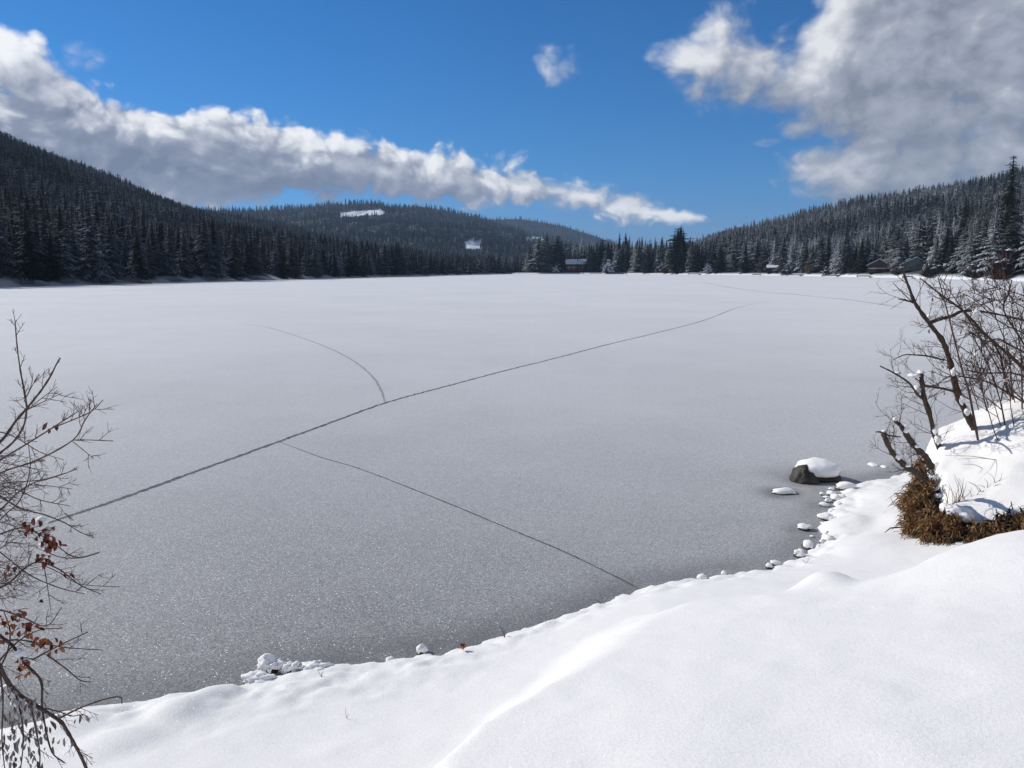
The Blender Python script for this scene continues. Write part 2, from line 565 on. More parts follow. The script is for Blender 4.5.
def crack(pix, w, mat, label, jag=.012):
    pts = smooth_line([at_z(px, py)[:2] for px, py in pix], 40)
    mb = MB(); vs, fs = [], []
    n = len(pts)
    for i, p in enumerate(pts):
        t = pts[min(i + 1, n - 1)] - pts[max(i - 1, 0)]; t /= np.linalg.norm(t) + 1e-9
        nr = np.array([-t[1], t[0]])
        p = p + nr * random.gauss(0, jag) * min(1.0, np.linalg.norm(p) / 25)
        ww = w * (.7 + .6 * random.random()) * min(1, .35 + 6 * min(i, n - 1 - i) / n)
        for s in (-1, 1):
            q = p + nr * s * ww / 2; vs.append((q[0], q[1], .004))
    fs = [[2 * i, 2 * i + 2, 2 * i + 3, 2 * i + 1] for i in range(n - 1)]
    # reverse so that faces look up
    mb.add(vs, [f[::-1] if True else f for f in fs])
    o = mb.build('crack', mat, lake); o['label'] = label
    for pol in o.data.polygons:
        if pol.normal.z < 0:
            pol.flip()
    return o


crack([(20, 532), (60, 519), (120, 499), (200, 470), (275, 443), (330, 423), (385, 403), (440, 388), (500, 372), (560, 357), (610, 344), (660, 332), (705, 320), (740, 307), (772, 301)],
      .085, CRACK, 'long crack crossing the ice from the left bush far out', .016)
crack([(280, 442), (320, 457), (360, 469), (430, 496), (500, 525), (560, 550), (600, 569), (628, 583), (640, 590)], .022, CRACK, 'straight side crack running down to the near shore', .006)
crack([(385, 403), (381, 390), (372, 376), (355, 362), (335, 351), (305, 339), (270, 328), (240, 323)], .06, CRACK_FAINT, 'curved crack bending off behind the long one', .02)
crack([(700, 282), (740, 289), (800, 295), (850, 300), (905, 308)], .35, CRACK_FAINT, 'faint far track', .04)

# ------------------------------------------------------------------ hills (real terrain, polar grids round the bay)
def interp(tbl, x):
    t = np.array(tbl, float)
    return np.interp(x, t[:, 0], t[:, 1])


def shore_range(y_px):
    """distance on the ice of a shore seen at this height in the photograph, straight ahead"""
    return EYE * F_PX / (np.asarray(y_px, float) - HORIZON)


def az_of_px(px):
    return np.arctan2((np.asarray(px, float) - 512) / F_PX, CP + (384 - HORIZON) / F_PX * SP)


class Hill:
    def __init__(self, name, mat, shore, ridge_y, ridge_r, px0, px1, power, bank_h, label, tree_h, nu=300, nt=90, bare=None, rough=.02, bare_shore=1.0):
        self.shore, self.ridge_y, self.ridge_r, self.power, self.bank_h, self.tree_h, self.rough = shore, ridge_y, ridge_r, power, bank_h, tree_h, rough
        self.px0, self.px1 = px0, px1
        self.bare = bare
        px = np.linspace(px0, px1, nu)
        tt = np.concatenate([[-.012, 0, .006, .015, .03], np.linspace(.045, 1.0, nt), np.linspace(1.05, 1.6, 14)])
        PX, TT = np.meshgrid(px, tt, indexing='ij')
        v = self.point(PX, TT)
        me = big_mesh(name, v.reshape(-1, 3), grid_faces(nu, len(tt)), [mat])
        b = np.where(TT < .012, 1.0, 0.0) * bare_shore
        if bare is not None:
            b = np.maximum(b, bare(PX, v))
        float_attr(me, 'bare', b.ravel())
        self.o = link(name, me)
        tag(self.o, label, None, None, 'structure')
        # make the normals look up
        if me.polygons[len(me.polygons) // 2].normal.z < 0:
            me.flip_normals()

    def point(self, PX, TT):
        r0 = interp(self.shore, PX); r1 = interp(self.ridge_r, PX)
        r = r0 + (r1 - r0) * TT
        tan_e = (HORIZON - interp(self.ridge_y, PX)) / F_PX
        zr = EYE + tan_e * r1 - self.tree_h
        up = np.clip(TT, 0, 1)
        shape = up ** self.power
        z = self.bank_h * sstep(0, .015, TT) + (zr - self.bank_h) * shape
        z = np.where(TT > 1, zr - (TT - 1) * (r1 - r0) * .35, z)
        z = np.where(TT < 0, -1.5, z)
        az = az_of_px(PX)
        x, y = r * np.sin(az), r * np.cos(az)
        amp = self.rough * (r1 - r0) * np.clip(TT * 3, 0, 1) * np.clip(1.4 - TT, 0, 1)
        z = z + amp * fbm(x / 90, y / 90, 4)
        return np.stack([x, y, z], -1)


SHORE_L = [(-700, 115), (-400, 135), (-150, 165), (0, 187), (80, 208), (160, 228), (230, 258), (300, 300), (360, 350), (400, 400), (440, 470), (480, 560), (515, 660), (560, 720), (620, 760)]
SHORE_R = [(500, 660), (535, 640), (560, 640), (620, 620), (700, 545), (760, 500), (800, 460), (860, 400), (900, 370), (950, 330), (1000, 296), (1060, 260), (1200, 205), (1500, 150), (1800, 120)]
RIDGE_L = [(-700, 60), (-400, 75), (-150, 100), (0, 133), (50, 147), (100, 163), (150, 180), (190, 193), (230, 202), (270, 208), (300, 213), (330, 221), (370, 228), (400, 233), (440, 241), (480, 250), (520, 260), (560, 266), (620, 269)]
RIDGE_R = [(500, 268), (535, 262), (580, 258), (620, 252), (660, 245), (690, 235), (720, 224), (760, 215), (800, 208), (840, 199), (880, 193), (920, 189), (960, 185), (1000, 181), (1060, 176), (1200, 165), (1500, 150), (1800, 150)]
RIDGE_M = [(50, 230), (150, 216), (200, 214), (250, 213), (300, 209), (340, 206), (380, 204), (420, 207), (450, 212), (475, 216), (500, 224), (530, 234), (560, 243), (600, 253), (640, 260), (700, 264), (800, 266)]
RIDGE_B = [(380, 232), (430, 224), (470, 219), (500, 218), (520, 218), (560, 224), (600, 236), (614, 241), (640, 249), (700, 259), (820, 265)]


def bare_far(PX, v):
    py = HORIZON - (v[..., 2] - EYE) / np.hypot(v[..., 0], v[..., 1]) * F_PX
    j = 5 * fbm(v[..., 0] / 60, v[..., 1] / 60, 3)
    a = (np.abs(PX - 364 + j) < 21) & (np.abs(py - 216 + (PX - 364) * .09 + j * .3) < 2.0)
    b = (np.abs(PX - 473 + j * .6) < 8) & (np.abs(py - 245.5 + j * .4) < 3.4)
    c = (np.abs(PX - 535 + j) < 8) & (np.abs(py - 239 + j * .2) < 1.3)
    return np.where(a | b | c, 1.0, 0.0)


hill_l = Hill('hill', HILL_L, SHORE_L, RIDGE_L, [(-700, 700), (0, 950), (200, 1000), (300, 1100), (400, 1000), (480, 1000), (560, 1050), (620, 1080)], -700, 620, 1.05, 1.2,
              'steep dark wooded hill rising on the left of the lake', 34, bare_shore=.45, rough=.010)  # shore snow dimmed: the hill's shade put into its colour
hill_r = Hill('hill', HILL_R, SHORE_R, RIDGE_R, [(500, 760), (560, 800), (620, 880), (700, 950), (800, 950), (900, 900), (1000, 850), (1200, 750), (1800, 600)], 500, 1800, 1.2, 1.3,
              'snow-dusted wooded hill rising on the right of the lake', 19, rough=.014)
hill_m = Hill('hill', HILL_M, [(50, 1100), (800, 1100)], RIDGE_M, [(50, 2600), (380, 2600), (500, 2900), (620, 3000), (800, 3000)], 50, 800, 1.0, 6,
              'long blue ridge far behind the head of the lake', 12, 400, 160, bare_far, .022)

hill_b = Hill('hill', HILL_M, [(380, 2900), (820, 2900)], RIDGE_B, [(380, 3700), (820, 3700)], 380, 820, 1.0, 8,
              'farthest blue ridge sloping down to the right behind the lake', 14, 200, 90, bare_far, .02)


# ------------------------------------------------------------------ conifers
def conifer(seed, whorls, per, width, detail=2, base=.06, sparse=0.0, top_thin=1.0, droop=.35, prof=.82):
    """unit-height conifer crown: whorls of drooping sprays. returns verts, tri faces"""
    r = random.Random(seed)
    V, T = [], []
    for w in range(whorls):
        t = base + (1 - base) * (max(0.0, w + r.uniform(-.3, .3)) / whorls) ** .92
        t = min(max(t, base), .95)
        L0 = width * (1 - t) ** prof * (.65 + .35 * min(1, (t - base) * 7 + .25)) * top_thin
        L0 = max(L0, .012)
        n = max(3, int(per * (.55 + .45 * (1 - t)) + .5))
        a0 = r.uniform(0, 6.28)
        for k in range(n):
            if r.random() < sparse:
                continue
            a = a0 + 6.283 * k / n + r.uniform(-.35, .35)
            L = L0 * r.uniform(.55, 1.22)
            h = t + r.uniform(-.5, .5) / whorls
            dr = droop * r.uniform(.6, 1.4) * (1.15 - .75 * t)
            ca, sa = math.cos(a), math.sin(a)
            wd = L * r.uniform(.34, .52)

            def P(f, side):
                # along the spray: leaves level, then hangs, tip lifts a little
                z = h + L * (.12 * f - dr * f * f * 1.2 + .10 * max(0, f - .75)) - abs(side) * .35
                return (ca * L * f - sa * side, sa * L * f + ca * side, z)
            if detail == 0:
                i = len(V)
                V += [P(0, 0), P(.62, wd), P(1, 0), P(.62, -wd)]
                T += [(i, i + 1, i + 2), (i, i + 2, i + 3)]
            else:
                seg = 3 if detail == 1 else 4
                i = len(V)
                for s in range(seg + 1):
                    f = s / seg
                    V.append(P(f, 0))
                for s in range(seg):
                    f = (s + .85) / seg + .18
                    ww = wd * (1 - .55 * s / seg) * r.uniform(.7, 1.3)
                    j = len(V)
                    V += [P(min(f, 1.05), ww), P(min(f, 1.05), -ww)]
                    T += [(i + s, j, i + s + 1), (i + s, i + s + 1, j + 1)]
    # leader
    i = len(V)
    zb, rb = base + .08, width * .30
    for lo_, hi_, rl, rh in ((zb, .62, rb, rb * .55), (.58, .84, rb * .62, rb * .26), (.82, .985, rb * .30, 0)):
        i = len(V)
        for k in range(6):
            a = 6.283 * k / 6 + lo_ * 9
            q = 1.25 if k % 2 else .7
            V.append((rl * q * math.cos(a), rl * q * math.sin(a), lo_ - .05 * (k % 2)))
        V.append((0, 0, hi_ if rh == 0 else hi_ + .1))
        T += [(i + k, i + (k + 1) % 6, i + 6) for k in range(6)]
    return np.array(V), np.array(T)


def tri_mesh(name, V, T, mats):
    return big_mesh(name, V, T, mats, False)


def trunk_mesh(seed):
    mb = MB()
    r = random.Random(seed)
    b = .0
    mb.tube([(0, 0, -.03), (r.uniform(-.003, .003), 0, .3), (0, r.uniform(-.004, .004), .7), (0, 0, .97)], [.017, .013, .008, .002], 6)
    return mb.mesh('trunk', TRUNKM, True)


CROWNS = {}
TRUNKS = [trunk_mesh(i) for i in range(3)]
SHAPES = [conifer(11, 24, 12, .25), conifer(12, 26, 12, .21), conifer(13, 22, 11, .28, droop=.45), conifer(14, 27, 12, .19), conifer(15, 23, 12, .24, sparse=.1), conifer(16, 24, 11, .26, sparse=.12), conifer(17, 20, 13, .26, base=.16, sparse=.15, droop=.2, prof=.45), conifer(18, 22, 12, .23, base=.12, sparse=.12, droop=.3, prof=.55)]
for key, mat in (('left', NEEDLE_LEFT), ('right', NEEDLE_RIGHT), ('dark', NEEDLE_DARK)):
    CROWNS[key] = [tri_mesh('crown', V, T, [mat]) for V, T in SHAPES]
V_, T_ = conifer(31, 36, 12, .135, base=.10, sparse=.18, droop=.6, prof=.5)
CROWNS['giant'] = [tri_mesh('crown', V_, T_, [make_needles('sparse_needles', (.022, .032, .022), .24, (.50, .55, .60), nscale=11)])]
V_, T_ = conifer(32, 30, 12, .20, base=.03, sparse=.02, droop=.4)
CROWNS['broad'] = [tri_mesh('crown', V_, T_, [NEEDLE_DARK])]


def tree(p, h, kind, var, label, group=None, wide=1.0, cat='tree'):
    t = empty('conifer', p, random.uniform(0, 6.28))
    tag(t, label, cat, group)
    c = link('crown', CROWNS[kind][var % len(CROWNS[kind])], t)
    c.scale = (h * wide, h * wide, h)
    k = link('trunk', TRUNKS[var % 3], t)
    k.scale = (h, h, h)
    return t


def hill_point(hill, px, r):
    r0 = float(interp(hill.shore, px)); r1 = float(interp(hill.ridge_r, px))
    return hill.point(np.array(px, float), np.array((r - r0) / (r1 - r0)))


def scatter(hill, px0, px1, spacing, h_lo, h_hi, start, end_t=1.06):
    """jittered rows of (px, range, point, height)"""
    out = []
    pxs = np.linspace(px0, px1, 60)
    rmin, rmax = interp(hill.shore, pxs).min(), interp(hill.ridge_r, pxs).max() * 1.05
    r = rmin
    az0, az1 = float(az_of_px(px0)), float(az_of_px(px1))
    while r < rmax:
        n = max(2, int((az1 - az0) * r / spacing))
        az = az0 + (np.arange(n) + rng.uniform(0, 1, n)) / n * (az1 - az0)
        rr = r + rng.uniform(-.5, .5, n) * spacing
        px = 512 + F_PX * np.tan(az) / CP * (CP * CP + SP * SP * .0 + 0) if False else 512 + np.tan(az) * F_PX * (CP + (384 - HORIZON) / F_PX * SP)
        r0 = interp(hill.shore, px); r1 = interp(hill.ridge_r, px)
        tt = (rr - r0) / (r1 - r0)
        ok = (rr - r0 > start) & (tt < end_t)
        P = hill.point(px, tt)
        hh = rng.uniform(h_lo, h_hi, n) * (1 + .45 * fbm(P[:, 0] / 35, P[:, 1] / 35, 2))
        for i in np.nonzero(ok)[0]:
            out.append((px[i], rr[i] - r0[i], P[i], hh[i]))
        r += spacing
    return out


LOD1 = [conifer(40 + i, 13, 7, w, 1) for i, w in enumerate((.29, .25, .32, .27))] + [conifer(80, 11, 8, .27, 1, .22, .1, 1, .15, .42), conifer(81, 12, 8, .24, 1, .15, .1, 1, .25, .5)]
LOD0 = [conifer(50 + i, 11, 6, w, 0) for i, w in enumerate((.31, .26, .34, .29))] + [conifer(82, 9, 7, .30, 0, .22, .1, 1, .15, .42), conifer(83, 10, 7, .27, 0, .15, .1, 1, .25, .5)]
LODF = [conifer(60 + i, 6, 4, w, 0) for i, w in enumerate((.34, .30))]


def forest(name, trees, mat, label, lod_near, lod_far, near_px):
    vs, ts, tint, n = [], [], [], 0
    for px, d, P, h in trees:
        dist = math.hypot(P[0], P[1])
        lod = lod_near if h / dist * F_PX > near_px else lod_far
        V, T = lod[random.randrange(len(lod))]
        a = random.uniform(0, 6.28); ca, sa = math.cos(a), math.sin(a)
        w = random.uniform(.8, 1.25)
        X = np.stack([(V[:, 0] * ca - V[:, 1] * sa) * h * w + P[0], (V[:, 0] * sa + V[:, 1] * ca) * h * w + P[1], V[:, 2] * h + P[2] - .3], -1)
        vs.append(X); ts.append(T + n); n += len(V)
        tint.append(np.full(len(V), np.clip(.55 * random.random() + .22 + 1.1 * float(fbm(P[0] / 70, P[1] / 70, 3)), 0, 1)))  # slow noise puts cloud-shadow patches and paler deciduous stands into the tint
    me = big_mesh(name, np.concatenate(vs), np.concatenate(ts), [mat], False)
    float_attr(me, 'tint', np.concatenate(tint))
    o = link(name, me)
    tag(o, label, 'forest', None, 'stuff')
    return o


# left: front rows are single trees, the rest one mass
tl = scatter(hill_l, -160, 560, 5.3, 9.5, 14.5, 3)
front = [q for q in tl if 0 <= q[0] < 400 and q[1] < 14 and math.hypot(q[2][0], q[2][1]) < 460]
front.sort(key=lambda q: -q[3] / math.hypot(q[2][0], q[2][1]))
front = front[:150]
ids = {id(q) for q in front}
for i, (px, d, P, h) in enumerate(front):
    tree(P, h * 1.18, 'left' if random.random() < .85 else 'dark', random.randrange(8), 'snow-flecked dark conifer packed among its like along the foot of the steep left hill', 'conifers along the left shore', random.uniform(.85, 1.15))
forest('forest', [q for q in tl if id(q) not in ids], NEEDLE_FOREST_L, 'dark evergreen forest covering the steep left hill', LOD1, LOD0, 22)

# far ridge
tm = scatter(hill_m, 180, 720, 15, 12, 19, 60)
vv = np.array([q[2] for q in tm]); pxs_ = np.array([q[0] for q in tm]); keep = (bare_far(pxs_, vv) < .5) & (bare_far(pxs_, vv + (0, 0, 9)) < .5)
forest('forest', [q for q, k in zip(tm, keep) if k], NEEDLE_FOREST_M, 'blue-dark forest on the far ridge with pale clearings', LODF, LODF, 99)

tb = scatter(hill_b, 420, 760, 17, 13, 20, 60)
forest('forest', tb, NEEDLE_FOREST_M, 'blue-dark forest on the farthest ridge at the end of the lake', LODF, LODF, 99)

# right shore: marked trees first
MARKED = [  # px, top y, metres behind the shore, crown kind, width, label
    (1004, 172, 25, 'giant', 1.1, 'tallest conifer with a ragged thin top, standing over the right shore'),
    (961, 204, 30, 'broad', 1.0, 'broad black-green conifer left of the tallest one'),
    (992, 215, 12, 'right', 1.3, 'snow-laden conifer just beside the foot of the tallest one'),
    (975, 222, 20, 'right', 1.25, 'snow-laden conifer between the broad dark tree and the tallest one'),
    (720, 243, 9, 'dark', 1.25, 'black pointed conifer alone on the snowy shore, left one of a near pair'),
    (745, 243, 9, 'dark', 1.2, 'black pointed conifer alone on the snowy shore, right one of a near pair'),
    (774, 229, 40, 'dark', 1.1, 'dark rounded conifer rising behind the small dark shed'),
    (732, 237, 30, 'right', 1.1, 'frosted conifer standing in the gap between two black pointed conifers'),
    (619, 232, 30, 'dark', .85, 'slender dark spire, left one of the twin trees on the point'),
    (625, 232, 32, 'dark', .85, 'slender dark spire, right one of the twin trees on the point'),
    (600, 241, 22, 'dark', 1.0, 'dark spire standing just right of the red cabin'),
    (590, 248, 16, 'dark', 1.3, 'bushy dark conifer beside the red cabin'),
    (637, 238, 24, 'right', 1.25, 'wide frosted conifer right of the twin spires'),
    (650, 249, 14, 'right', 1.1, 'frosted mid-height conifer at the water near the point'),
    (566, 240, 40, 'dark', .9, 'dark conifer towering behind the red cabin roof'),
    (845, 228, 24, 'dark', 1.1, 'tall dark conifer left of the brown cabin'),
    (855, 246, 10, 'dark', 1.1, 'shorter dark conifer close beside the brown cabin'),
    (819, 237, 18, 'dark', 1.25, 'stout dark conifer near the yellow-brown bush'),
    (890, 231, 40, 'dark', 1.1, 'dark conifer rising behind the brown cabin roof'),
    (883, 238, 36, 'right', 1.2, 'frosted conifer behind the left slope of the brown cabin roof'),
    (914, 231, 42, 'dark', .9, 'narrow dark conifer behind the pale green house'),
    (675, 252, 10, 'right', 1.1, 'frosted conifer behind the low reddish bush on the point'),
    (803, 241, 16, 'right', 1.0, 'snow-dusted conifer left of the yellow-brown bush'),
    (690, 243, 16, 'right', 1.1, 'snow-dusted conifer left of the black pair on the shore'),
]
for px, top, back, kind, wide, label in MARKED:
    wide *= 1.0
    r = float(interp(SHORE_R, px)) + back
    P = hill_point(hill_r, px, r)
    zt = EYE + (HORIZON - top) / F_PX * r / 1.0
    h = max(6, (zt - P[2]) / 1.01)
    tree(P, h, kind, random.randrange(6), label, None, wide)
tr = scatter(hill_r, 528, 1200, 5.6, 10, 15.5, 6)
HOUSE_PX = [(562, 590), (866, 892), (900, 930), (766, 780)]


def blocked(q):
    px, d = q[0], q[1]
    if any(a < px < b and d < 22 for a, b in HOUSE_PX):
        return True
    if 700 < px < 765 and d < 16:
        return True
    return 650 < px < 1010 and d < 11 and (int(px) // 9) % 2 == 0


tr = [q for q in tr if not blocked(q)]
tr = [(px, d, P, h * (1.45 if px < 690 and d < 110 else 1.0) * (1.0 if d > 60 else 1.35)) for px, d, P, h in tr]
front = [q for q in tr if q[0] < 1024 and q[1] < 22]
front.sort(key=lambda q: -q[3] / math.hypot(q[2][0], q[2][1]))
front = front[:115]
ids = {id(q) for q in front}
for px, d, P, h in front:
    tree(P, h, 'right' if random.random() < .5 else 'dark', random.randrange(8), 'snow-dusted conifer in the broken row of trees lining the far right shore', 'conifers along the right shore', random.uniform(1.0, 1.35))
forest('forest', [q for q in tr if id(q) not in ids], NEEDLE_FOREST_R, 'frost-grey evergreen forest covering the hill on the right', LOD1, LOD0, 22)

# ------------------------------------------------------------------ far shore: bushes, cabins, docks
def twig_bush(name, px, back, wpx, hpx, mat, label, snow=0.0, n=420, seed=0, group=None):
    r = float(interp(SHORE_R, px)) + back
    P = hill_point(hill_r, px, r)
    w, h = wpx / F_PX * r, hpx / F_PX * r
    rr = random.Random(seed)
    o = empty(name, P); tag(o, label, 'bush', group)
    mb, sn = MB(), MB()
    for k in range(n):
        a, e = rr.uniform(0, 6.28), rr.uniform(.12, 1.5)
        L = rr.uniform(.5, 1.0) * (.75 + .35 * math.sin(a * 2 + seed) + .2 * math.sin(a * 5 + e * 4 + seed * 2))
        tip = np.array([math.cos(a) * math.cos(e) * w / 2 * L, math.sin(a) * math.cos(e) * w / 2 * L, math.sin(e) * h * L * rr.uniform(.8, 1.05)])
        b = tip * rr.uniform(.15, .55) + np.array([rr.gauss(0, .1), rr.gauss(0, .1), 0])
        q = np.array([rr.gauss(0, 1), rr.gauss(0, 1), rr.gauss(0, .5)]); q *= (.07 + .02 * w) / np.linalg.norm(q)
        mb.add([b - q, b + q, tip], [[0, 1, 2]])
        if rr.random() < snow:
            s = .10 * h * rr.uniform(.5, 1.2)
            c = tip * .95
            sn.add([c + (-s, -s * .6, 0), c + (s, -s * .6, 0), c + (s * .8, s, 0), c + (-s * .8, s, 0), c + (0, 0, s * .7)], [[0, 1, 4], [1, 2, 4], [2, 3, 4], [3, 0, 4], [3, 2, 1, 0]])
    mb.build('bush_twigs', mat, o)  # the bush's bare twigs, all in one mesh
    if sn.n:
        sn.build('snow_cover', SNOW_FAR, o)
    return o


RED_TWIG = simple_mat('far_red_twigs', (.12, .05, .04), .85, .4, .5)
GREY_TWIG = simple_mat('far_grey_twigs', (.12, .095, .085), .85, .4, .5)
TAN_TWIG = simple_mat('far_tan_twigs', (.22, .16, .075), .85, .4, .5)
BUSHES = [
    (930, 3, 36, 19, GREY_TWIG, 'big bare grey-purple bush in front of the pale green house', .03),
    (1003, 2, 46, 30, RED_TWIG, 'bare rust-red bush below the tallest conifer', .02),
    (976, 3, 34, 17, GREY_TWIG, 'bare grey bush left of the rust-red one', .05),
    (665, 3, 12, 9, RED_TWIG, 'low rust-brown bush at the shore of the point', 0),
    (808, 5, 9, 13, TAN_TWIG, 'yellow-brown bush between dark conifers', 0),
    (826, 3, 14, 10, GREY_TWIG, 'small grey bush beside the stout dark conifer', .1),
    (608, 2, 22, 12, GREY_TWIG, 'bush bowed white under heavy snow right of the red cabin', .8),
    (557, 3, 12, 9, GREY_TWIG, 'small snowy bush left of the red cabin', .35),
    (787, 3, 20, 12, GREY_TWIG, 'grey brushy bush right of the small dark shed', .05),
    (708, 4, 12, 9, GREY_TWIG, 'frosted bush left of the black conifer pair', .3),
    (896, 5, 14, 15, RED_TWIG, 'wine-brown bare bush between the brown cabin and the pale green house', 0),
]
for i, (px, back, w, h, m, lab, sn) in enumerate(BUSHES):
    twig_bush('bush', px, back, w, h, m, lab, sn, 500, 100 + i)
for i, px in enumerate((18, 60, 100, 128, 170, 205, 250)):          # snowy brush under the left trees
    r = float(interp(SHORE_L, px)) + 2.5
    P = hill_point(hill_l, px, r)
    rr = random.Random(i)
    o = empty('bush', P); tag(o, 'low frosted brush at the waterline under the left forest', 'bush', 'brush along the left waterline')
    mb = MB()
    for k in range(500):
        x = rr.gauss(0, 3.0); y = rr.uniform(-.5, 2); hh = rr.uniform(.4, 1.7) * math.exp(-(x / 5) ** 2)
        mb.add([(x - .05, y, 0), (x + .05, y, 0), (x + rr.gauss(0, .4), y + rr.gauss(0, .3), hh)], [[0, 1, 2]])
    mb.build('bush_twigs', simple_mat('frosted_brush', (.30, .31, .34), .85, .6, .6) if i == 0 else bpy.data.materials['frosted_brush'], o)  # brush twigs, all in one mesh

RED_WALL = simple_mat('red_boards', (.16, .045, .035), .8, .3, 3)
BROWN_WALL = simple_mat('brown_boards', (.13, .07, .045), .8, .3, 3)
GREEN_WALL = simple_mat('pale_green_boards', (.26, .28, .23), .8, .2, 3)
DARK_TRIM = simple_mat('dark_trim', (.03, .026, .024), .8, .2, 3)
WHITE_TRIM = simple_mat('white_trim', (.62, .64, .66), .7, .1, 3)
GLASS, _nt, _b, _ = new_mat('dark_window_glass')
_b.inputs['Base Color'].default_value = (.02, .025, .03, 1); _b.inputs['Roughness'].default_value = .15


def gable(mb, w, d, z0, z1, over, thick, axis='x', mat=0):
    """two roof slabs; the ridge runs along axis"""
    for s in (-1, 1):
        e = (w / 2 + over)
        zl = z0 - (z1 - z0) * over / (w / 2)
        a = np.array([[s * e, -d / 2 - over, zl], [s * e, d / 2 + over, zl], [0, d / 2 + over, z1], [0, -d / 2 - over, z1]])
        b = a + np.array([0, 0, thick])
        v = np.concatenate([a, b])
        if axis == 'x':
            v = v[:, [1, 0, 2]]
        f = [[3, 2, 1, 0], [4, 5, 6, 7], [0, 1, 5, 4], [1, 2, 6, 5], [2, 3, 7, 6], [3, 0, 4, 7]]
        mb.add(v, f, mat)


def cabin(px, back, wpx, eave_px, ridge_px, wall, label, axis='x', rz=0.0, porch=False, chimney=True, name='cabin', windows=2):
    r = float(interp(SHORE_R, px)) + back
    P = hill_point(hill_r, px, r)
    u = r / F_PX
    w, e, rd = wpx * u, eave_px * u, ridge_px * u
    d = w * .75
    o = empty(name, (P[0], P[1], P[2] - .2), -math.atan2(P[0], P[1]) + rz)
    tag(o, label, 'house')
    mb = MB()
    mb.box((0, 0, e / 2), (w, d, e))
    span, length = (d, w) if axis == 'x' else (w, d)
    # gable triangles
    g = np.array([[-span / 2, 0, e], [span / 2, 0, e], [0, 0, rd]])
    for s in (-1, 1):
        tri = np.concatenate([g + (0, s * (length / 2 - .05), 0), g + (0, s * (length / 2 - .25), 0)])
        if axis == 'x':
            tri = tri[:, [1, 0, 2]]
        mb.add(tri, [[0, 1, 2], [5, 4, 3], [0, 3, 4, 1], [1, 4, 5, 2], [2, 5, 3, 0]])
    mb.build('wall', wall, o)
    rf = MB(); gable(rf, span, length, e + .02, rd + .02, w * .05, .18, axis)
    roof = rf.build('roof', DARK_TRIM, o)
    sn = MB(); gable(sn, span, length, e + .21, rd + .22, w * .045, .38, axis)
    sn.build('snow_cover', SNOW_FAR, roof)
    for k in range(windows):
        x = (-.5 + (k + .7) / (windows + .4)) * w
        wn = MB(); wn.box((x, -d / 2 - .04, e * .55), (w * .13, .10, e * .36)); win = wn.build('window', WHITE_TRIM, o)
        gl = MB(); gl.box((x, -d / 2 - .10, e * .55), (w * .10, .05, e * .28)); gl.build('pane', GLASS, win)
    dr = MB(); dr.box((w * .40, -d / 2 - .04, e * .36), (w * .10, .09, e * .70)); dr.build('door', DARK_TRIM, o)
    if chimney:
        ch = MB(); ch.box((w * .22, d * .12, rd + .25), (.8, .8, 1.8)); ch.box((w * .22, d * .12, rd + 1.25), (1.0, 1.0, .2)); ch.build('chimney', BROWN_WALL, roof)
    if porch:
        pr = MB(); pr.box((0, -d / 2 - 1.0, e * .55), (w * .9, 2.0, .15)); pr.build('porch_roof', DARK_TRIM, o)
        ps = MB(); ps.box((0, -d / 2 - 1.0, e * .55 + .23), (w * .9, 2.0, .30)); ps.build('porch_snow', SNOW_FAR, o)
        for s in (-1, 0, 1):
            q = MB(); q.box((s * w * .42, -d / 2 - 1.85, e * .27), (.18, .18, e * .54)); q.build('post', DARK_TRIM, o)
    return o


cabin(571, 16, 11, 9, 13, RED_WALL, 'dark red cabin with two snowy roof slopes among trees on the point', 'x', .15, True, True)
cabin(583, 20, 9, 9, 13, RED_WALL, 'smaller dark red cabin wing with snowy roof right of the larger one', 'x', -.1, False, False, windows=1)
cabin(879, 14, 19, 6, 11, BROWN_WALL, 'brown cabin with snowy gable facing the lake and a porch', 'y', 0, True, False)
cabin(913, 22, 24, 5, 11, GREEN_WALL, 'pale green house with long sloping snowy roof behind a bare bush', 'y', .25, False, False, 'house')
cabin(773, 10, 11, 4.5, 6.5, DARK_TRIM, 'small dark shed with flat snowy roof behind the shore trees', 'x', 0, False, False, 'shed', 1)
cabin(730, 26, 8, 5, 8, GREEN_WALL, 'little pale shed half hidden between the two black conifers', 'x', .1, False, False, 'shed', 1)
cabin(950, 16, 10, 3.5, 6, BROWN_WALL, 'small low cabin with white roof below the broad dark conifer', 'x', 0, False, False, windows=1)


def dock(px, wpx, label, out=5.0):
    r = float(interp(SHORE_R, px)) - out
    az = float(az_of_px(px)); x, y = r * math.sin(az), r * math.cos(az)
    w = wpx / F_PX * r
    o = empty('dock', (x, y, 0), -az); tag(o, label, 'dock', 'docks frozen in along the right shore')
    m = MB(); m.box((0, 0, .55), (w, 2.4, .25)); m.build('deck', DARK_TRIM, o)
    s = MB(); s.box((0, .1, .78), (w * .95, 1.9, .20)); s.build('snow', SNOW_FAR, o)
    for k in (-1, 1):
        p = MB(); p.box((k * w * .42, -.8, .22), (.3, .3, .42)); p.build('post', DARK_TRIM, o)
    return o


for px, w, lab in ((596, 12, 'dark snow-topped dock below the white bowed bush'), (622, 10, 'dark snow-topped dock below the twin spires'), (694, 12, 'dark dock below the frosted bush on the snowy shore'),
                   (757, 8, 'short dark dock right of the black conifer pair'), (795, 26, 'long dark dock below the grey brushy bush'), (832, 18, 'dark dock below the small grey bush'),
                   (864, 12, 'dark dock left of the brown cabin'), (908, 9, 'dark dock below the pale green house')):
    dock(px, w, lab)

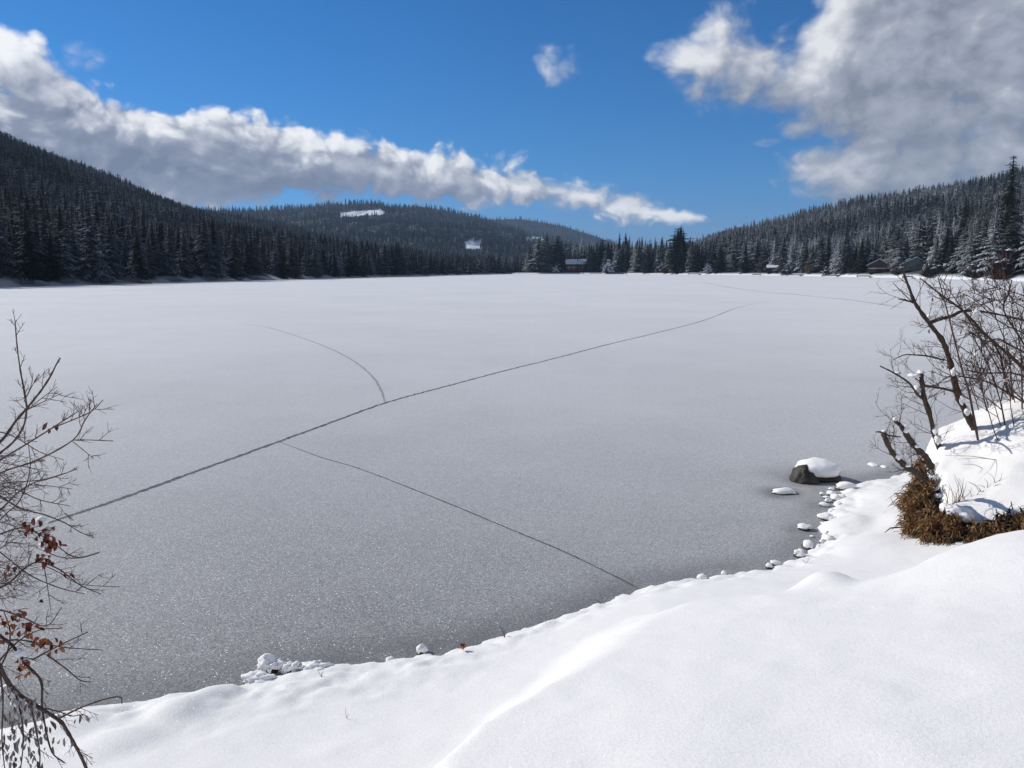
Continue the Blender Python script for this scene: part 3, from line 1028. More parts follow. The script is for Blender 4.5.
# ------------------------------------------------------------------ stones at the shoreline
def blob(seed, sub=3, amp=.18, freq=2.0):
    import bmesh
    bm = bmesh.new()
    bmesh.ops.create_icosphere(bm, subdivisions=sub, radius=1.0)
    V = np.array([v.co[:] for v in bm.verts]); Fc = [[v.index for v in f.verts] for f in bm.faces]
    bm.free()
    o = seed * 7.7
    k = 1 + amp * (fbm(V[:, 0] * freq + o, V[:, 1] * freq + V[:, 2] * 1.7 + o, 3) + fbm(V[:, 2] * freq + o * 2, V[:, 0] * freq - V[:, 1] + o, 3))
    return V * k[:, None], Fc


def stone(loc, w, d, h, seed, label, group=None, cap_shift=(0, 0), cap_scale=1.0, name='stone', cap_h=.55, rz=0.0, show=0.0):
    o = empty(name, loc, rz); tag(o, label, 'stone', group)
    V, Fc = blob(seed, 3, .32, 1.6)
    mb = MB(); mb.add(V * (w / 2, d / 2, h * .75), Fc); s = mb.build(name + '_body', ROCK, o, True)
    V, Fc = blob(seed + 50, 3, .34, 1.7)
    V = V.copy(); V[:, 2] = np.where(V[:, 2] < -.35, -.35 + (V[:, 2] + .35) * .25, V[:, 2])
    mc = MB(); mc.add(V * (w / 2 * cap_scale, d / 2 * cap_scale, h * cap_h) + (cap_shift[0], cap_shift[1], h * .52 + show), Fc)
    mc.build('snow_cap', SNOW_CAP, o, True)
    return o


b = at_z(813, 480)
bo = empty('boulder', (b[0], b[1], 0)); tag(bo, 'brown boulder in the ice near the right cove, half covered by a thick snow cap', 'boulder')
V, Fc = blob(3, 4, .20); mb = MB(); mb.add(V * (.24, .24, .235) + (-.14, -.04, .02), Fc); mb.build('rock', ROCK, bo, True)
V, Fc = blob(9, 4, .16); V2 = V.copy(); mb = MB(); mb.add(V2 * (.37, .32, .14) + (.10, .10, .01), Fc); mb.build('rock', ROCK, bo, True)
V, Fc = blob(21, 4, .10); V = V.copy(); V[:, 2] = np.where(V[:, 2] < -.3, -.3 + (V[:, 2] + .3) * .3, V[:, 2])
mb = MB(); mb.add(V * (.37, .34, .19) + (.10, .08, .165), Fc); mb.build('snow_cap', SNOW_CAP, bo, True)

P = at_z(783, 493); stone(P, .40, .22, .06, 4, 'flat snow-covered slab frozen in the ice in front of the boulder', None, cap_h=.8)
P = at_z(805, 529.5); stone(P, .19, .16, .07, 5, 'round snow-capped stone alone on the ice before the cove stones', None)
P = at_z(422, 653); stone(P, .105, .10, .06, 6, 'small white stone alone at the near ice edge, left of the orange leaf', None, cap_h=.8)
P = at_z(775, 564.5); stone(P, .12, .10, .05, 7, 'little snow-capped stone at the ice edge, nearest to the small snow drift', None)
P = at_z(845, 490); stone(P, .30, .22, .12, 8, 'largest snow-capped stone at the head of the cove, right beside the boulder shadow', None)
for i, (px, py, w) in enumerate([(812, 537, 5), (808, 548, 15), (799, 556, 13), (769, 568, 10), (825, 519, 13), (829, 530, 9), (824, 525, 8), (838, 507, 12), (832, 513, 10), (824, 506, 8),
                                 (831, 490, 6), (822, 495, 5), (826, 498, 6), (831, 495, 10), (828, 542, 13), (822, 543, 9), (826, 535, 10), (835, 500, 11), (828, 502, 8), (818, 550, 9), (833, 521, 9),
                                 (836, 515, 9), (832, 537, 9), (841, 499, 9)]):
    P = at_z(px, py); u = P[1] / F_PX * 1.03
    stone((P[0], P[1], 0), w * u * random.uniform(.8, 1.2), w * u * random.uniform(.6, 1.1), w * u * random.uniform(.28, .5), 20 + i, 'one of the small snow-capped stones crowded along the right cove waterline', 'snow-capped stones crowding the cove', rz=random.uniform(0, 6), cap_h=.72)
for px, py, w, lab in ((873, 465, 9, 'thin snow patch on the ice behind the boulder, left one'), (884, 467, 6, 'smaller thin snow patch on the ice behind the boulder')):
    P = at_z(px, py); u = P[1] / F_PX
    V, Fc = blob(int(px)); mb = MB(); mb.add(V * (w * u * .5, w * u * .8, .03) + P, Fc); tag(mb.build('snow_patch', SNOW_CAP, None, True), lab, 'snow patch')
for px, py, w, h, lab in ((216, 692, 13, 6, 'low white snow lump on the ice edge left of the dirty clods'), (390, 661, 9, 5, 'small pointed snow lump on the edge left of the white stone'),
                          (702, 578, 10, 5, 'rounded snow lump on the edge above the smooth mound'), (724, 574, 6, 4, 'tiny snow lump right of the rounded one on the edge')):
    P = at_z(px, py); u = P[1] / F_PX
    V, Fc = blob(int(px)); mb = MB(); mb.add(V * (w * u * .55, w * u * .5, h * u) + P, Fc); tag(mb.build('snow_lump', SNOW_CAP, None, True), lab, 'snow lump')
for k, (px, py, w, h, lab) in enumerate(((272, 669, 20, 12, 'tallest knob of the dirty snow clods at the ice edge'), (291, 671, 16, 9, 'round white knob right of the tallest clod'),
                                         (256, 680, 24, 7, 'long dirty grey snow clod left of the tallest knob'), (314, 668, 24, 6, 'wide flat snow clod at the right end of the clods'))):
    P = at_z(px, py); u = P[1] / F_PX
    V, Fc = blob(60 + k, 4, .55, 2.2); o = empty('snow_clod', P); tag(o, lab, 'snow clod')
    mb = MB(); mb.add(V * (w * u * .62, w * u * .5, h * u * .9) + (0, 0, h * u * .15), Fc); mb.build('snow', SNOW_CAP, o, True)
    V, Fc = blob(90 + k, 2, .3); mb = MB(); mb.add(V * (w * u * .32, w * u * .3, h * u * .42) + (w * u * .12, -w * u * .26, h * u * .12), Fc); mb.build('dirt', SOIL, o, True)


# orange leaf on the snow
def leaf_shape(L, w, fold=.25):
    v = [(0, 0, 0), (L * .3, w * .5, fold * w), (L * .3, 0, 0), (L * .3, -w * .5, fold * w), (L * .65, w * .42, fold * w * 1.2), (L * .65, 0, -.02 * L), (L * .65, -w * .42, fold * w * 1.2), (L, 0, .08 * L)]
    f = [[0, 2, 1], [0, 3, 2], [1, 2, 5, 4], [2, 3, 6, 5], [4, 5, 7], [5, 6, 7]]
    return np.array(v), f


def rot(v, a, b, c):
    ca, sa, cb, sb, cc, sc = math.cos(a), math.sin(a), math.cos(b), math.sin(b), math.cos(c), math.sin(c)
    Rx = np.array([[1, 0, 0], [0, ca, -sa], [0, sa, ca]]); Ry = np.array([[cb, 0, sb], [0, 1, 0], [-sb, 0, cb]]); Rz = np.array([[cc, -sc, 0], [sc, cc, 0], [0, 0, 1]])
    return v @ (Rz @ Ry @ Rx).T


P = at_z(463, 657, .03); P[2] = gz(P[0], P[1])
mb = MB()
for a in (0.3, 1.2, 2.1, 3.0, 4.2):
    v, f = leaf_shape(.065, .035); v = rot(v, 0, -.9, a); mb.add(v + P + (0, 0, .012), f)
mb.tube([P + (0, 0, -.01), P + (.004, 0, .02), P + (.012, -.004, .06)], [.002, .0018, .0012], 4)
tag(mb.build('leaf', LEAF_ORANGE), 'curled orange leaf lying on the snow at the near ice edge', 'leaf')


def stalks(px, py, spec, label, name='twig'):
    P = at_z(px, py, .04); P[2] = gz(P[0], P[1]) - .01
    mb = MB()
    for dx, dz, dy, r in spec:
        e = P + (dx, dy, dz); m = (P + e) / 2 + (random.gauss(0, .006), 0, .004)
        mb.tube(smooth_line([P, m, e], 3), np.linspace(r, r * .5, 7), 5)
    tag(mb.build(name, BARK_GREY), label, 'twig')


stalks(505, 640, [(-.05, .12, 0, .005), (-.02, .10, .02, .004), (.05, .03, -.02, .005)], 'dark forked twig poking up at the ice edge right of the orange leaf')
stalks(604, 607, [(-.10, .06, 0, .004), (-.05, .13, 0, .003), (.05, .08, .03, .003), (-.12, .01, .05, .004)], 'dark brushy twig at the ice edge above the smooth mound')
stalks(322, 681, [(-.03, .07, 0, .0025), (.0, .05, 0, .0025), (.02, .08, 0, .002)], 'tiny two-pronged stalk sticking out of the snow below the clods')
stalks(806, 569, [(-.06, .05, 0, .003), (.02, .06, 0, .003)], 'tiny stalk in the snow right of the small snow drift')
stalks(348, 742, [(-.01, .10, 0, .0016), (.01, .05, 0, .0014)], 'hair-thin pale stalk standing in the near snow')

# ------------------------------------------------------------------ twigs
def grow(mb, start, d, length, r, depth, rr, sides=4, wig=.18, kids=5, up=.05, leaves=None):
    d = np.asarray(d, float); d /= np.linalg.norm(d)
    n = max(4, int(length / .035))
    n = min(n, 12)
    pts = [np.asarray(start, float)]
    dirs = []
    for i in range(n):
        d = d + np.array([rr.gauss(0, wig), rr.gauss(0, wig), rr.gauss(0, wig) + up]) * .5
        d /= np.linalg.norm(d)
        dirs.append(d.copy())
        pts.append(pts[-1] + d * length / n)
    mb.tube(pts, np.linspace(r, max(r * .35, .0008), n + 1), sides, 0, False)
    if depth > 0:
        for k in range(kids):
            i = rr.randrange(1, n)
            side = np.cross(dirs[i], [rr.gauss(0, 1), rr.gauss(0, 1), rr.gauss(0, 1)]); side /= np.linalg.norm(side) + 1e-9
            nd_ = dirs[i] * .75 + side * .65
            grow(mb, pts[i], nd_, length * rr.uniform(.28, .6), r * .6, depth - 1, rr, 3 if depth == 1 else sides, wig, max(2, kids - 2), up)
    return pts


def hit(px, py):
    '''where the line of sight meets the snow'''
    d = ray(px, py)
    t = np.linspace(3, 16, 900)
    below = np.nonzero(EYE + d[2] * t < ground_z(d[0] * t, d[1] * t))[0]
    return d * t[below[0]] + (0, 0, EYE) if len(below) else at_z(px, py)


def stem_line(pix, y0, y1, wob=.0):
    n = len(pix)
    return [at_y(px, py, y0 + (y1 - y0) * i / (n - 1) + random.gauss(0, wob)) for i, (px, py) in enumerate(pix)]


def stem(parent, pix, y0, y1, r0, r1, mat, rr, twigs=None, ntw=6, tl=.25, name='stem', sides=7, knob=.12, depth=1, wob=.03, trad=None, up=.05, rooted=False):
    pts = stem_line(pix, y0, y1, wob)
    if rooted:
        b = pts[0].copy(); b[2] = min(gz(b[0], b[1]), b[2]) - .08; pts = [b] + pts
    pts = smooth_line(pts, 5)
    n = len(pts)
    rad = [(r0 + (r1 - r0) * i / (n - 1)) * (1 + rr.uniform(-knob, knob)) for i in range(n)]
    mb = MB(); mb.tube(pts, rad, sides)
    o = mb.build(name, mat, parent, True)
    if twigs is not None:
        for k in range(ntw):
            i = rr.randrange(int(n * .15), n - 1)
            t = pts[i + 1] - pts[i]; t /= np.linalg.norm(t) + 1e-9
            s = np.cross(t, [rr.gauss(0, .3), 1 + rr.gauss(0, .5), rr.gauss(0, .3)]); s *= rr.choice((-1, 1)) / (np.linalg.norm(s) + 1e-9)
            grow(twigs, pts[i], t * .8 + s * .7, tl * rr.uniform(.5, 1.3), trad or min(.0045, max(.0012, rad[i] * .35)), depth, rr, 4, .2, 4, up)
    return pts


# left shrub, close to the camera, reaching in from outside the frame
rr = random.Random(5)
YL = 3.35
root = np.array([-2.85, 3.0, 0]); root[2] = gz(root[0], root[1])
shrub = empty('shrub', root); tag(shrub, 'bare twiggy shrub with few rusty leaves reaching over the ice at left edge', 'shrub')
shrub.location = (0, 0, 0)
tw = MB()
LSTEMS = [
    ([(-70, 540), (-30, 465), (0, 442), (15, 422), (27, 408), (40, 392), (50, 377), (56, 365), (60, 358)], .011, .0022, 7),
    ([(27, 408), (24, 390), (20, 368), (17, 345), (15, 321)], .006, .0022, 8),
    ([(-60, 520), (-20, 475), (0, 460), (25, 445), (52, 428), (77, 412)], .008, .002, 8),
    ([(52, 428), (75, 419), (92, 411), (103, 400)], .004, .0018, 5),
    ([(-50, 500), (0, 473), (35, 461), (73, 440), (85, 420), (97, 404)], .007, .0018, 8),
    ([(73, 440), (90, 440), (113, 441)], .0035, .0018, 2),
    ([(72, 441), (82, 449), (93, 458)], .003, .0014, 2),
    ([(-30, 475), (0, 453), (15, 440), (24, 425), (27, 408)], .008, .004, 7),
    ([(27, 410), (45, 401), (62, 393)], .003, .0014, 3), ([(25, 412), (42, 398), (57, 387)], .003, .0014, 3),
    ([(24, 402), (31, 388), (39, 374)], .003, .0014, 2), ([(25, 400), (31, 386), (33, 374)], .003, .0014, 2),
    ([(-30, 500), (0, 484), (40, 480), (75, 470)], .004, .0014, 5),
    ([(-40, 540), (0, 510), (15, 495), (33, 483), (55, 477), (77, 469)], .007, .0016, 8),
    ([(30, 485), (50, 486), (72, 489)], .003, .0014, 3),
    ([(-20, 482), (15, 489), (40, 500), (70, 506)], .004, .0014, 6),
    ([(-30, 480), (0, 496), (20, 508), (45, 515), (65, 523), (80, 532), (94, 538)], .006, .0016, 8),
    ([(-30, 545), (0, 534), (25, 528), (50, 541), (75, 557), (100, 552)], .006, .0016, 8),
    ([(40, 549), (60, 557), (80, 558), (99, 553)], .003, .0014, 3),
    ([(-40, 610), (-10, 593), (10, 582), (25, 568), (40, 562), (60, 570), (80, 585), (101, 594)], .009, .0018, 8),
    ([(45, 566), (60, 573), (80, 584), (120, 587)], .003, .0013, 4),
    ([(44, 565), (48, 590), (51, 612)], .003, .0013, 2),
    ([(-40, 520), (0, 552), (30, 575), (60, 588), (85, 594)], .005, .0015, 7),
    ([(-30, 560), (0, 520), (20, 500), (30, 470), (28, 440)], .005, .0016, 6),
    ([(-40, 430), (0, 432), (20, 440), (40, 452), (64, 460)], .004, .0014, 6),
]
for i, (pix, r0, r1, nt_) in enumerate(LSTEMS):
    y = YL + rr.uniform(-.2, .25)
    if i in (1, 3, 5, 6, 8, 9, 10, 11, 14, 18, 20, 21):
        y0 = YL
    stem(shrub, pix, YL + .02, YL + rr.uniform(-.18, .22), r0 * .72, r1, BARK_GREY if i % 3 else BARK_RED, rr, tw, nt_, .075, knob=.18, wob=.012, trad=.0016)
for k in range(55):
    y = rr.uniform(445, 600)
    a = rr.uniform(-.9, .7)
    grow(tw, at_y(rr.uniform(-40, 8), y, YL + rr.uniform(-.2, .3)), (math.cos(a), rr.gauss(0, .2), math.sin(a)), rr.uniform(.10, .26), .0022, 2, rr, 3, .22, 4, .0)
tw.build('crown', BARK_GREY, shrub)
# stems off frame gather at the root
gb = MB()
for px, py in ((-70, 540), (-60, 520), (-50, 500), (-40, 610), (-40, 540), (-30, 545), (-30, 480), (-40, 520), (-30, 500), (-20, 482), (-30, 475), (-30, 560), (-40, 430)):
    e = at_y(px, py, YL + .02)
    m = (root + e) / 2 + (-.25, .1, .15)
    gb.tube(smooth_line([root + (rr.gauss(0, .06), rr.gauss(0, .06), -.05), m, e], 6), np.linspace(.016, .007, 13), 6)
gb.build('stem', BARK, shrub, True)
lv = MB()
for cx, cy, n, s in ((28, 527, 8, 4), (50, 535, 22, 6), (52, 544, 14, 5), (44, 556, 14, 6), (50, 427, 4, 4), (35, 522, 3, 4), (40, 600, 1, 1), (12, 566, 4, 8), (65, 572, 2, 6)):
    for k in range(n):
        P = at_y(cx + rr.gauss(0, s * .7), cy + rr.gauss(0, s * .8), YL + rr.gauss(0, .06))
        v, f = leaf_shape(rr.uniform(.022, .038), rr.uniform(.013, .022), .5)
        lv.add(rot(v, rr.uniform(-1, 1), rr.uniform(.3, 1.7), rr.uniform(0, 6.28)) + P, f)
lv.build('leaves', LEAF_RED, shrub)
for cx, cy, w, h in ((42, 521, 11, 9), (48, 532, 9, 8), (43, 546, 8, 7)):
    V, Fc = blob(cx, 3, .3); u = YL / F_PX
    mb = MB(); mb.add(V * (w * u * .5, w * u * .5, h * u * .55) + at_y(cx, cy, YL), Fc); mb.build('snow_clump', SNOW_CAP, shrub, True)

# lower left shrub, drooping
YB = 2.9
shrub2 = empty('shrub'); tag(shrub2, 'drooping shrub with withered brown leaves and snow in the lower left corner', 'shrub')
root2 = np.array([-2.6, 2.55, 0]); root2[2] = gz(root2[0], root2[1])
tw = MB()
BST = [
    ([(-60, 620), (-10, 655), (0, 668), (10, 685), (20, 695), (40, 708), (60, 721), (66, 729), (75, 745), (85, 765), (98, 800)], .0105, .0052, 7, BARK_GREY),
    ([(-30, 615), (0, 636), (12, 645), (27, 665), (41, 681), (42, 705), (45, 725), (52, 752), (65, 763)], .007, .0025, 7, BARK),
    ([(58, 719), (80, 708), (105, 699), (120, 697), (122, 704)], .0042, .002, 2, BARK_GREY),
    ([(-30, 648), (0, 642), (20, 640), (50, 645), (70, 648), (103, 650)], .0045, .0014, 5, BARK_GREY),
    ([(32, 660), (60, 645), (88, 632)], .004, .002, 2, BARK_GREY), ([(47, 655), (65, 668), (80, 680), (91, 682)], .0035, .0014, 3, BARK_GREY),
    ([(-30, 622), (-5, 610), (20, 616), (46, 626), (62, 607)], .0045, .0014, 4, BARK_GREY),
    ([(-20, 690), (0, 660), (20, 640), (40, 630), (62, 628)], .0045, .0014, 5, BARK_GREY),
    ([(0, 668), (8, 650), (10, 630), (4, 612)], .004, .0016, 4, BARK),
    ([(15, 690), (22, 720), (23, 745), (20, 775)], .004, .0018, 4, BARK_GREY), ([(30, 702), (36, 730), (40, 755), (38, 785)], .004, .0018, 4, BARK_GREY), ([(0, 672), (3, 700), (2, 740), (6, 780)], .004, .0018, 4, BARK_GREY),
    ([(45, 708), (60, 712), (72, 716), (84, 714)], .003, .0013, 4, BARK_GREY),
]
for pix, r0, r1, nt_, mt in BST:
    stem(shrub2, pix, YB, YB + rr.uniform(-.12, .12), r0, r1, mt, rr, tw, nt_, .09, knob=.15, wob=.008, trad=.0014, up=-.12)
tw.build('crown', BARK_GREY, shrub2)
gb = MB()
for px, py in ((-60, 620), (-30, 615), (-30, 648), (-30, 622), (-20, 690)):
    e = at_y(px, py, YB)
    gb.tube(smooth_line([root2 + (rr.gauss(0, .05), rr.gauss(0, .05), -.05), (root2 + e) / 2 + (-.2, .05, .2), e], 6), np.linspace(.018, .009, 13), 6)
gb.build('stem', BARK, shrub2, True)
lv, lg, lo = MB(), MB(), MB()
for cx, cy, n, s in ((8, 622, 16, 8), (28, 628, 16, 6), (40, 640, 16, 6), (15, 615, 8, 6), (52, 640, 6, 5), (22, 665, 14, 5), (26, 675, 4, 4), (2, 640, 6, 6), (58, 650, 3, 3)):
    for k in range(n):
        P = at_y(cx + rr.gauss(0, s * .7), cy + rr.gauss(0, s * .6), YB + rr.gauss(0, .05))
        v, f = leaf_shape(rr.uniform(.018, .034), rr.uniform(.012, .020), .5)
        (lv if rr.random() < .65 else lo).add(rot(v, rr.uniform(-1, 1), rr.uniform(.2, 1.6), rr.uniform(0, 6.28)) + P, f)
for cx, y0, y1, n in ((23, 690, 770, 46), (38, 700, 768, 30), (8, 680, 765, 56), (48, 700, 745, 12), (55, 735, 745, 3), (60, 705, 720, 3), (72, 712, 722, 2), (66, 738, 750, 2)):
    for k in range(n):
        f_ = rr.random()
        P = at_y(cx + rr.gauss(0, 7), y0 + (y1 - y0) * f_, YB + rr.gauss(0, .08))
        v, f = leaf_shape(rr.uniform(.02, .042), rr.uniform(.006, .013), .6)
        lg.add(rot(v, rr.uniform(-.8, .8), rr.uniform(1.1, 1.8), rr.uniform(0, 6.28)) + P, f)
lv.build('leaves', LEAF_RED, shrub2); lo.build('leaves', LEAF_ORANGE, shrub2); lg.build('leaves', LEAF_GREY, shrub2)
for cx, cy, w, h in ((20, 653, 9, 9), (27, 661, 10, 8), (6, 690, 12, 10), (16, 702, 10, 8)):
    V, Fc = blob(cx, 3, .3); u = YB / F_PX
    mb = MB(); mb.add(V * (w * u * .55, w * u * .5, h * u * .5) + at_y(cx, cy, YB), Fc); mb.build('snow_clump', SNOW_CAP, shrub2, True)

# right hummock: alder stems leaning over the ice
rr = random.Random(9)


def snow_bits(parent, spots, y, seed=0):
    for k, (cx, cy, w, h) in enumerate(spots):
        V, Fc = blob(seed + k, 3, .28); u = y / F_PX
        mb = MB(); mb.add(V * (w * u * .42, w * u * .5, h * u * .45) + at_y(cx, cy, y) + (0, 0, .008), Fc); mb.build('snow_clump', SNOW_CAP, parent, True)


YA = float(hit(974, 428)[1])
print('hits', hit(974, 428), hit(939, 445), hit(925, 476), hit(1010, 420), hit(940, 520))
alder = empty('alder'); tag(alder, 'leaning bare alder with a thick dark trunk on the snowy hummock at right', 'shrub')
tw = MB()
stem(alder, [(978, 440), (974, 428), (965, 410), (958, 395), (952, 370), (948, 355), (942, 340), (929, 323), (915, 303), (910, 290), (905, 277), (902, 268)], YA, YA - .25, .058, .012, BARK, rr, tw, 22, .45, 'trunk', 9, .22, 2, rooted=True)
stem(alder, [(929, 323), (940, 319), (952, 316), (963, 311), (985, 312), (1010, 317), (1040, 324)], YA - .1, YA + .2, .026, .012, BARK, rr, tw, 10, .4, 'branch', 6, .2, 2)
stem(alder, [(915, 303), (908, 301), (898, 299)], YA - .2, YA - .3, .016, .006, BARK, rr, tw, 1, .2, 'branch')
stem(alder, [(911, 301), (903, 293), (893, 283)], YA - .2, YA - .3, .007, .004, BARK_GREY, rr, tw, 1, .2, 'branch')
stem(alder, [(944, 360), (927, 356), (915, 355), (904, 355), (893, 360)], YA - .1, YA - .4, .014, .005, BARK_GREY, rr, tw, 8, .28, 'branch', 6, .2, 2)
stem(alder, [(957, 392), (940, 388), (927, 386), (915, 378)], YA - .1, YA - .3, .02, .008, BARK, rr, tw, 5, .3, 'branch', 6, .2, 2)
tw.build('crown', BARK_RED, alder)
snow_bits(alder, [(931, 317, 9, 6), (953, 372, 6, 10), (962, 400, 6, 12), (967, 412, 6, 10), (915, 301, 4, 5), (976, 314, 7, 6), (950, 314, 5, 3)], YA - .1, 10)

stump = empty('broken_alder'); tag(stump, 'broken-topped alder stub with a snow cap, left of the thick leaning trunk', 'shrub')
tw = MB()
YS = float(hit(940, 446)[1])
stem(stump, [(941, 455), (937, 441), (934, 432), (929, 412), (924, 397), (921, 374)], YS, YS - .15, .042, .032, BARK, rr, tw, 9, .4, 'trunk', 8, .2, 2, rooted=True)
stem(stump, [(922, 398), (917, 394), (909, 383), (894, 373), (880, 366)], YS - .1, YS - .4, .02, .008, BARK_GREY, rr, tw, 7, .3, 'branch', 6, .2, 2)
tw.build('crown', BARK_GREY, stump)
snow_bits(stump, [(914, 376, 14, 6), (921, 373, 8, 5), (917, 390, 8, 10), (935, 430, 6, 12), (938, 440, 8, 10), (897, 374, 8, 4)], YS - .12, 30)
dead = empty('dead_branch'); tag(dead, 'lowest dark dead limb jutting left over the cove from the brown bank', 'branch')
tw = MB()
stem(dead, [(926, 480), (921, 476), (912, 470), (903, 464), (892, 452), (886, 440), (883, 433)], 9.25, 8.95, .042, .026, BARK, rr, tw, 9, .3, 'limb', 8, .2, 2)
stem(dead, [(883, 434), (892, 436), (901, 437)], 8.95, 9.0, .012, .006, BARK, rr, tw, 2, .15, 'limb')
stem(dead, [(884, 434), (880, 432), (876, 432)], 8.95, 8.9, .012, .007, BARK, rr, None, 0, .15, 'limb')
tw.build('crown', BARK_GREY, dead)
snow_bits(dead, [(898, 457, 8, 8), (884, 432, 5, 3), (908, 466, 6, 4)], 9.05, 50)
dead2 = empty('dead_branch'); tag(dead2, 'second dark dead limb jutting left from the brown bank, just above the lowest', 'branch')
tw = MB()
stem(dead2, [(932, 468), (925, 456), (918, 450), (912, 443), (906, 434), (901, 426), (895, 421)], 9.3, 9.05, .042, .022, BARK, rr, tw, 9, .35, 'limb', 8, .2, 2)
tw.build('crown', BARK_GREY, dead2)
snow_bits(dead2, [(906, 430, 8, 9), (895, 420, 5, 4), (917, 447, 5, 4)], 9.1, 60)

thicket = empty('alder'); tag(thicket, 'dense reddish thicket of thin bare stems at the right edge of the frame', 'shrub')
tw = MB()
TST = [
    ([(1055, 425), (1040, 392), (1020, 365), (988, 337), (963, 311), (940, 294), (920, 278)], .034, .006),
    ([(978, 440), (969, 392), (963, 373), (956, 346), (948, 314), (938, 277)], .017, .006),
    ([(1050, 390), (1022, 341), (1004, 311), (1008, 295), (1012, 280)], .017, .008),
    ([(1000, 372), (985, 345), (963, 311), (952, 294), (938, 275)], .012, .004),
    ([(1050, 420), (1020, 400), (990, 383), (965, 377), (948, 377), (929, 392)], .018, .006),
    ([(1060, 400), (1020, 375), (985, 373), (965, 370)], .018, .006),
    ([(1040, 415), (1010, 395), (1000, 355), (985, 335), (968, 333)], .02, .008),
    ([(1060, 370), (1030, 355), (1010, 345), (995, 339), (975, 352)], .022, .008),
    ([(1005, 425), (1000, 400), (990, 370), (975, 340), (965, 320)], .012, .004),
    ([(1015, 422), (1012, 390), (1008, 350), (996, 318), (990, 290)], .012, .004),
    ([(1022, 420), (1022, 385), (1020, 345), (1012, 310), (1016, 284)], .012, .004),
    ([(992, 428), (984, 400), (980, 370), (970, 350)], .010, .004),
    ([(1000, 430), (1002, 395), (1010, 365), (1024, 330), (1030, 300)], .012, .004),
    ([(985, 430), (988, 405), (980, 385), (982, 350), (975, 320)], .010, .004),
    ([(1040, 350), (1024, 334), (1000, 322), (975, 300), (958, 292)], .012, .004),
    ([(1045, 330), (1020, 305), (995, 300), (970, 292)], .010, .004),
    ([(1045, 310), (1024, 296), (1005, 290), (985, 283)], .010, .004),
]
for i, (pix, r0, r1) in enumerate(TST):
    y = YA + rr.uniform(-.45, .55)
    stem(thicket, pix, y, y + rr.uniform(-.3, .3), r0 * .85, r1, BARK_RED if i % 2 else BARK, rr, tw, 10, .40, 'stem', 6, .2, 2, trad=.006)
for k in range(15):
    px = rr.uniform(975, 1070); y = YA + rr.uniform(-.6, .8)
    b = at_y(px, rr.uniform(415, 432), y); b[2] = gz(b[0], b[1]) - .03
    grow(tw, b, (rr.gauss(-.25, .3), rr.gauss(0, .2), 1), rr.uniform(.6, 1.6), .008, 2, rr, 4, .14, 4, .06)
tw.build('crown', BARK_RED, thicket)
snow_bits(thicket, [(976, 313, 8, 6), (966, 329, 5, 3), (1014, 352, 9, 4), (1018, 360, 7, 4), (1006, 381, 5, 3), (976, 355, 4, 3), (1020, 412, 9, 12), (990, 340, 5, 3)], YA, 70)
lv = MB()
for k in range(26):
    P = at_y(rr.uniform(925, 1024), rr.uniform(290, 400), YA + rr.gauss(0, .3))
    v, f = leaf_shape(rr.uniform(.04, .09), rr.uniform(.02, .04), .5)
    lv.add(rot(v, rr.uniform(-1, 1), rr.uniform(.8, 1.8), rr.uniform(0, 6.28)) + P, f)
lv.build('leaves', LEAF_GREY, thicket)

# brown cut face of the hummock, with hanging dead grass
EDGE = smooth_line([(5.42, 10.45), (5.16, 9.85), (4.96, 9.38), (4.89, 8.98), (5.02, 8.65), (5.40, 8.45), (5.85, 8.28), (6.5, 8.1), (7.4, 7.85)], 10)
vs, nu, nvv = [], len(EDGE), 12
for i, e in enumerate(EDGE):
    e = np.array(e); inn = np.array([6.0, 9.7]) - e; inn /= np.linalg.norm(inn)
    z0 = gz(e[0] - inn[0] * .15, e[1] - inn[1] * .15) - .1
    q = e + inn * .42; z1 = gz(q[0], q[1]) - .10 - .30 * max(0, 1 - i / 14)
    for j in range(nvv):
        f_ = j / (nvv - 1)
        p = e + inn * (.30 * f_ ** 2 + .02 - .10 * math.sin(f_ * 3.0) + .16 * float(fbm(i * .22, j * .5 + 7, 3)))
        vs.append((p[0], p[1], z0 + (z1 - z0) * f_))
soil_me = big_mesh('soil_bank', np.array(vs), grid_faces(nu, nvv), [SOIL])
soil = link('soil_bank', soil_me); tag(soil, 'dark brown cut earth face under the snowy hummock at right', None, None, 'structure')
GRASS_A = simple_mat('dead_grass', (.29, .18, .075), .85, .6, 9, col2=(.15, .07, .03))
mb, mb2 = MB(), MB()
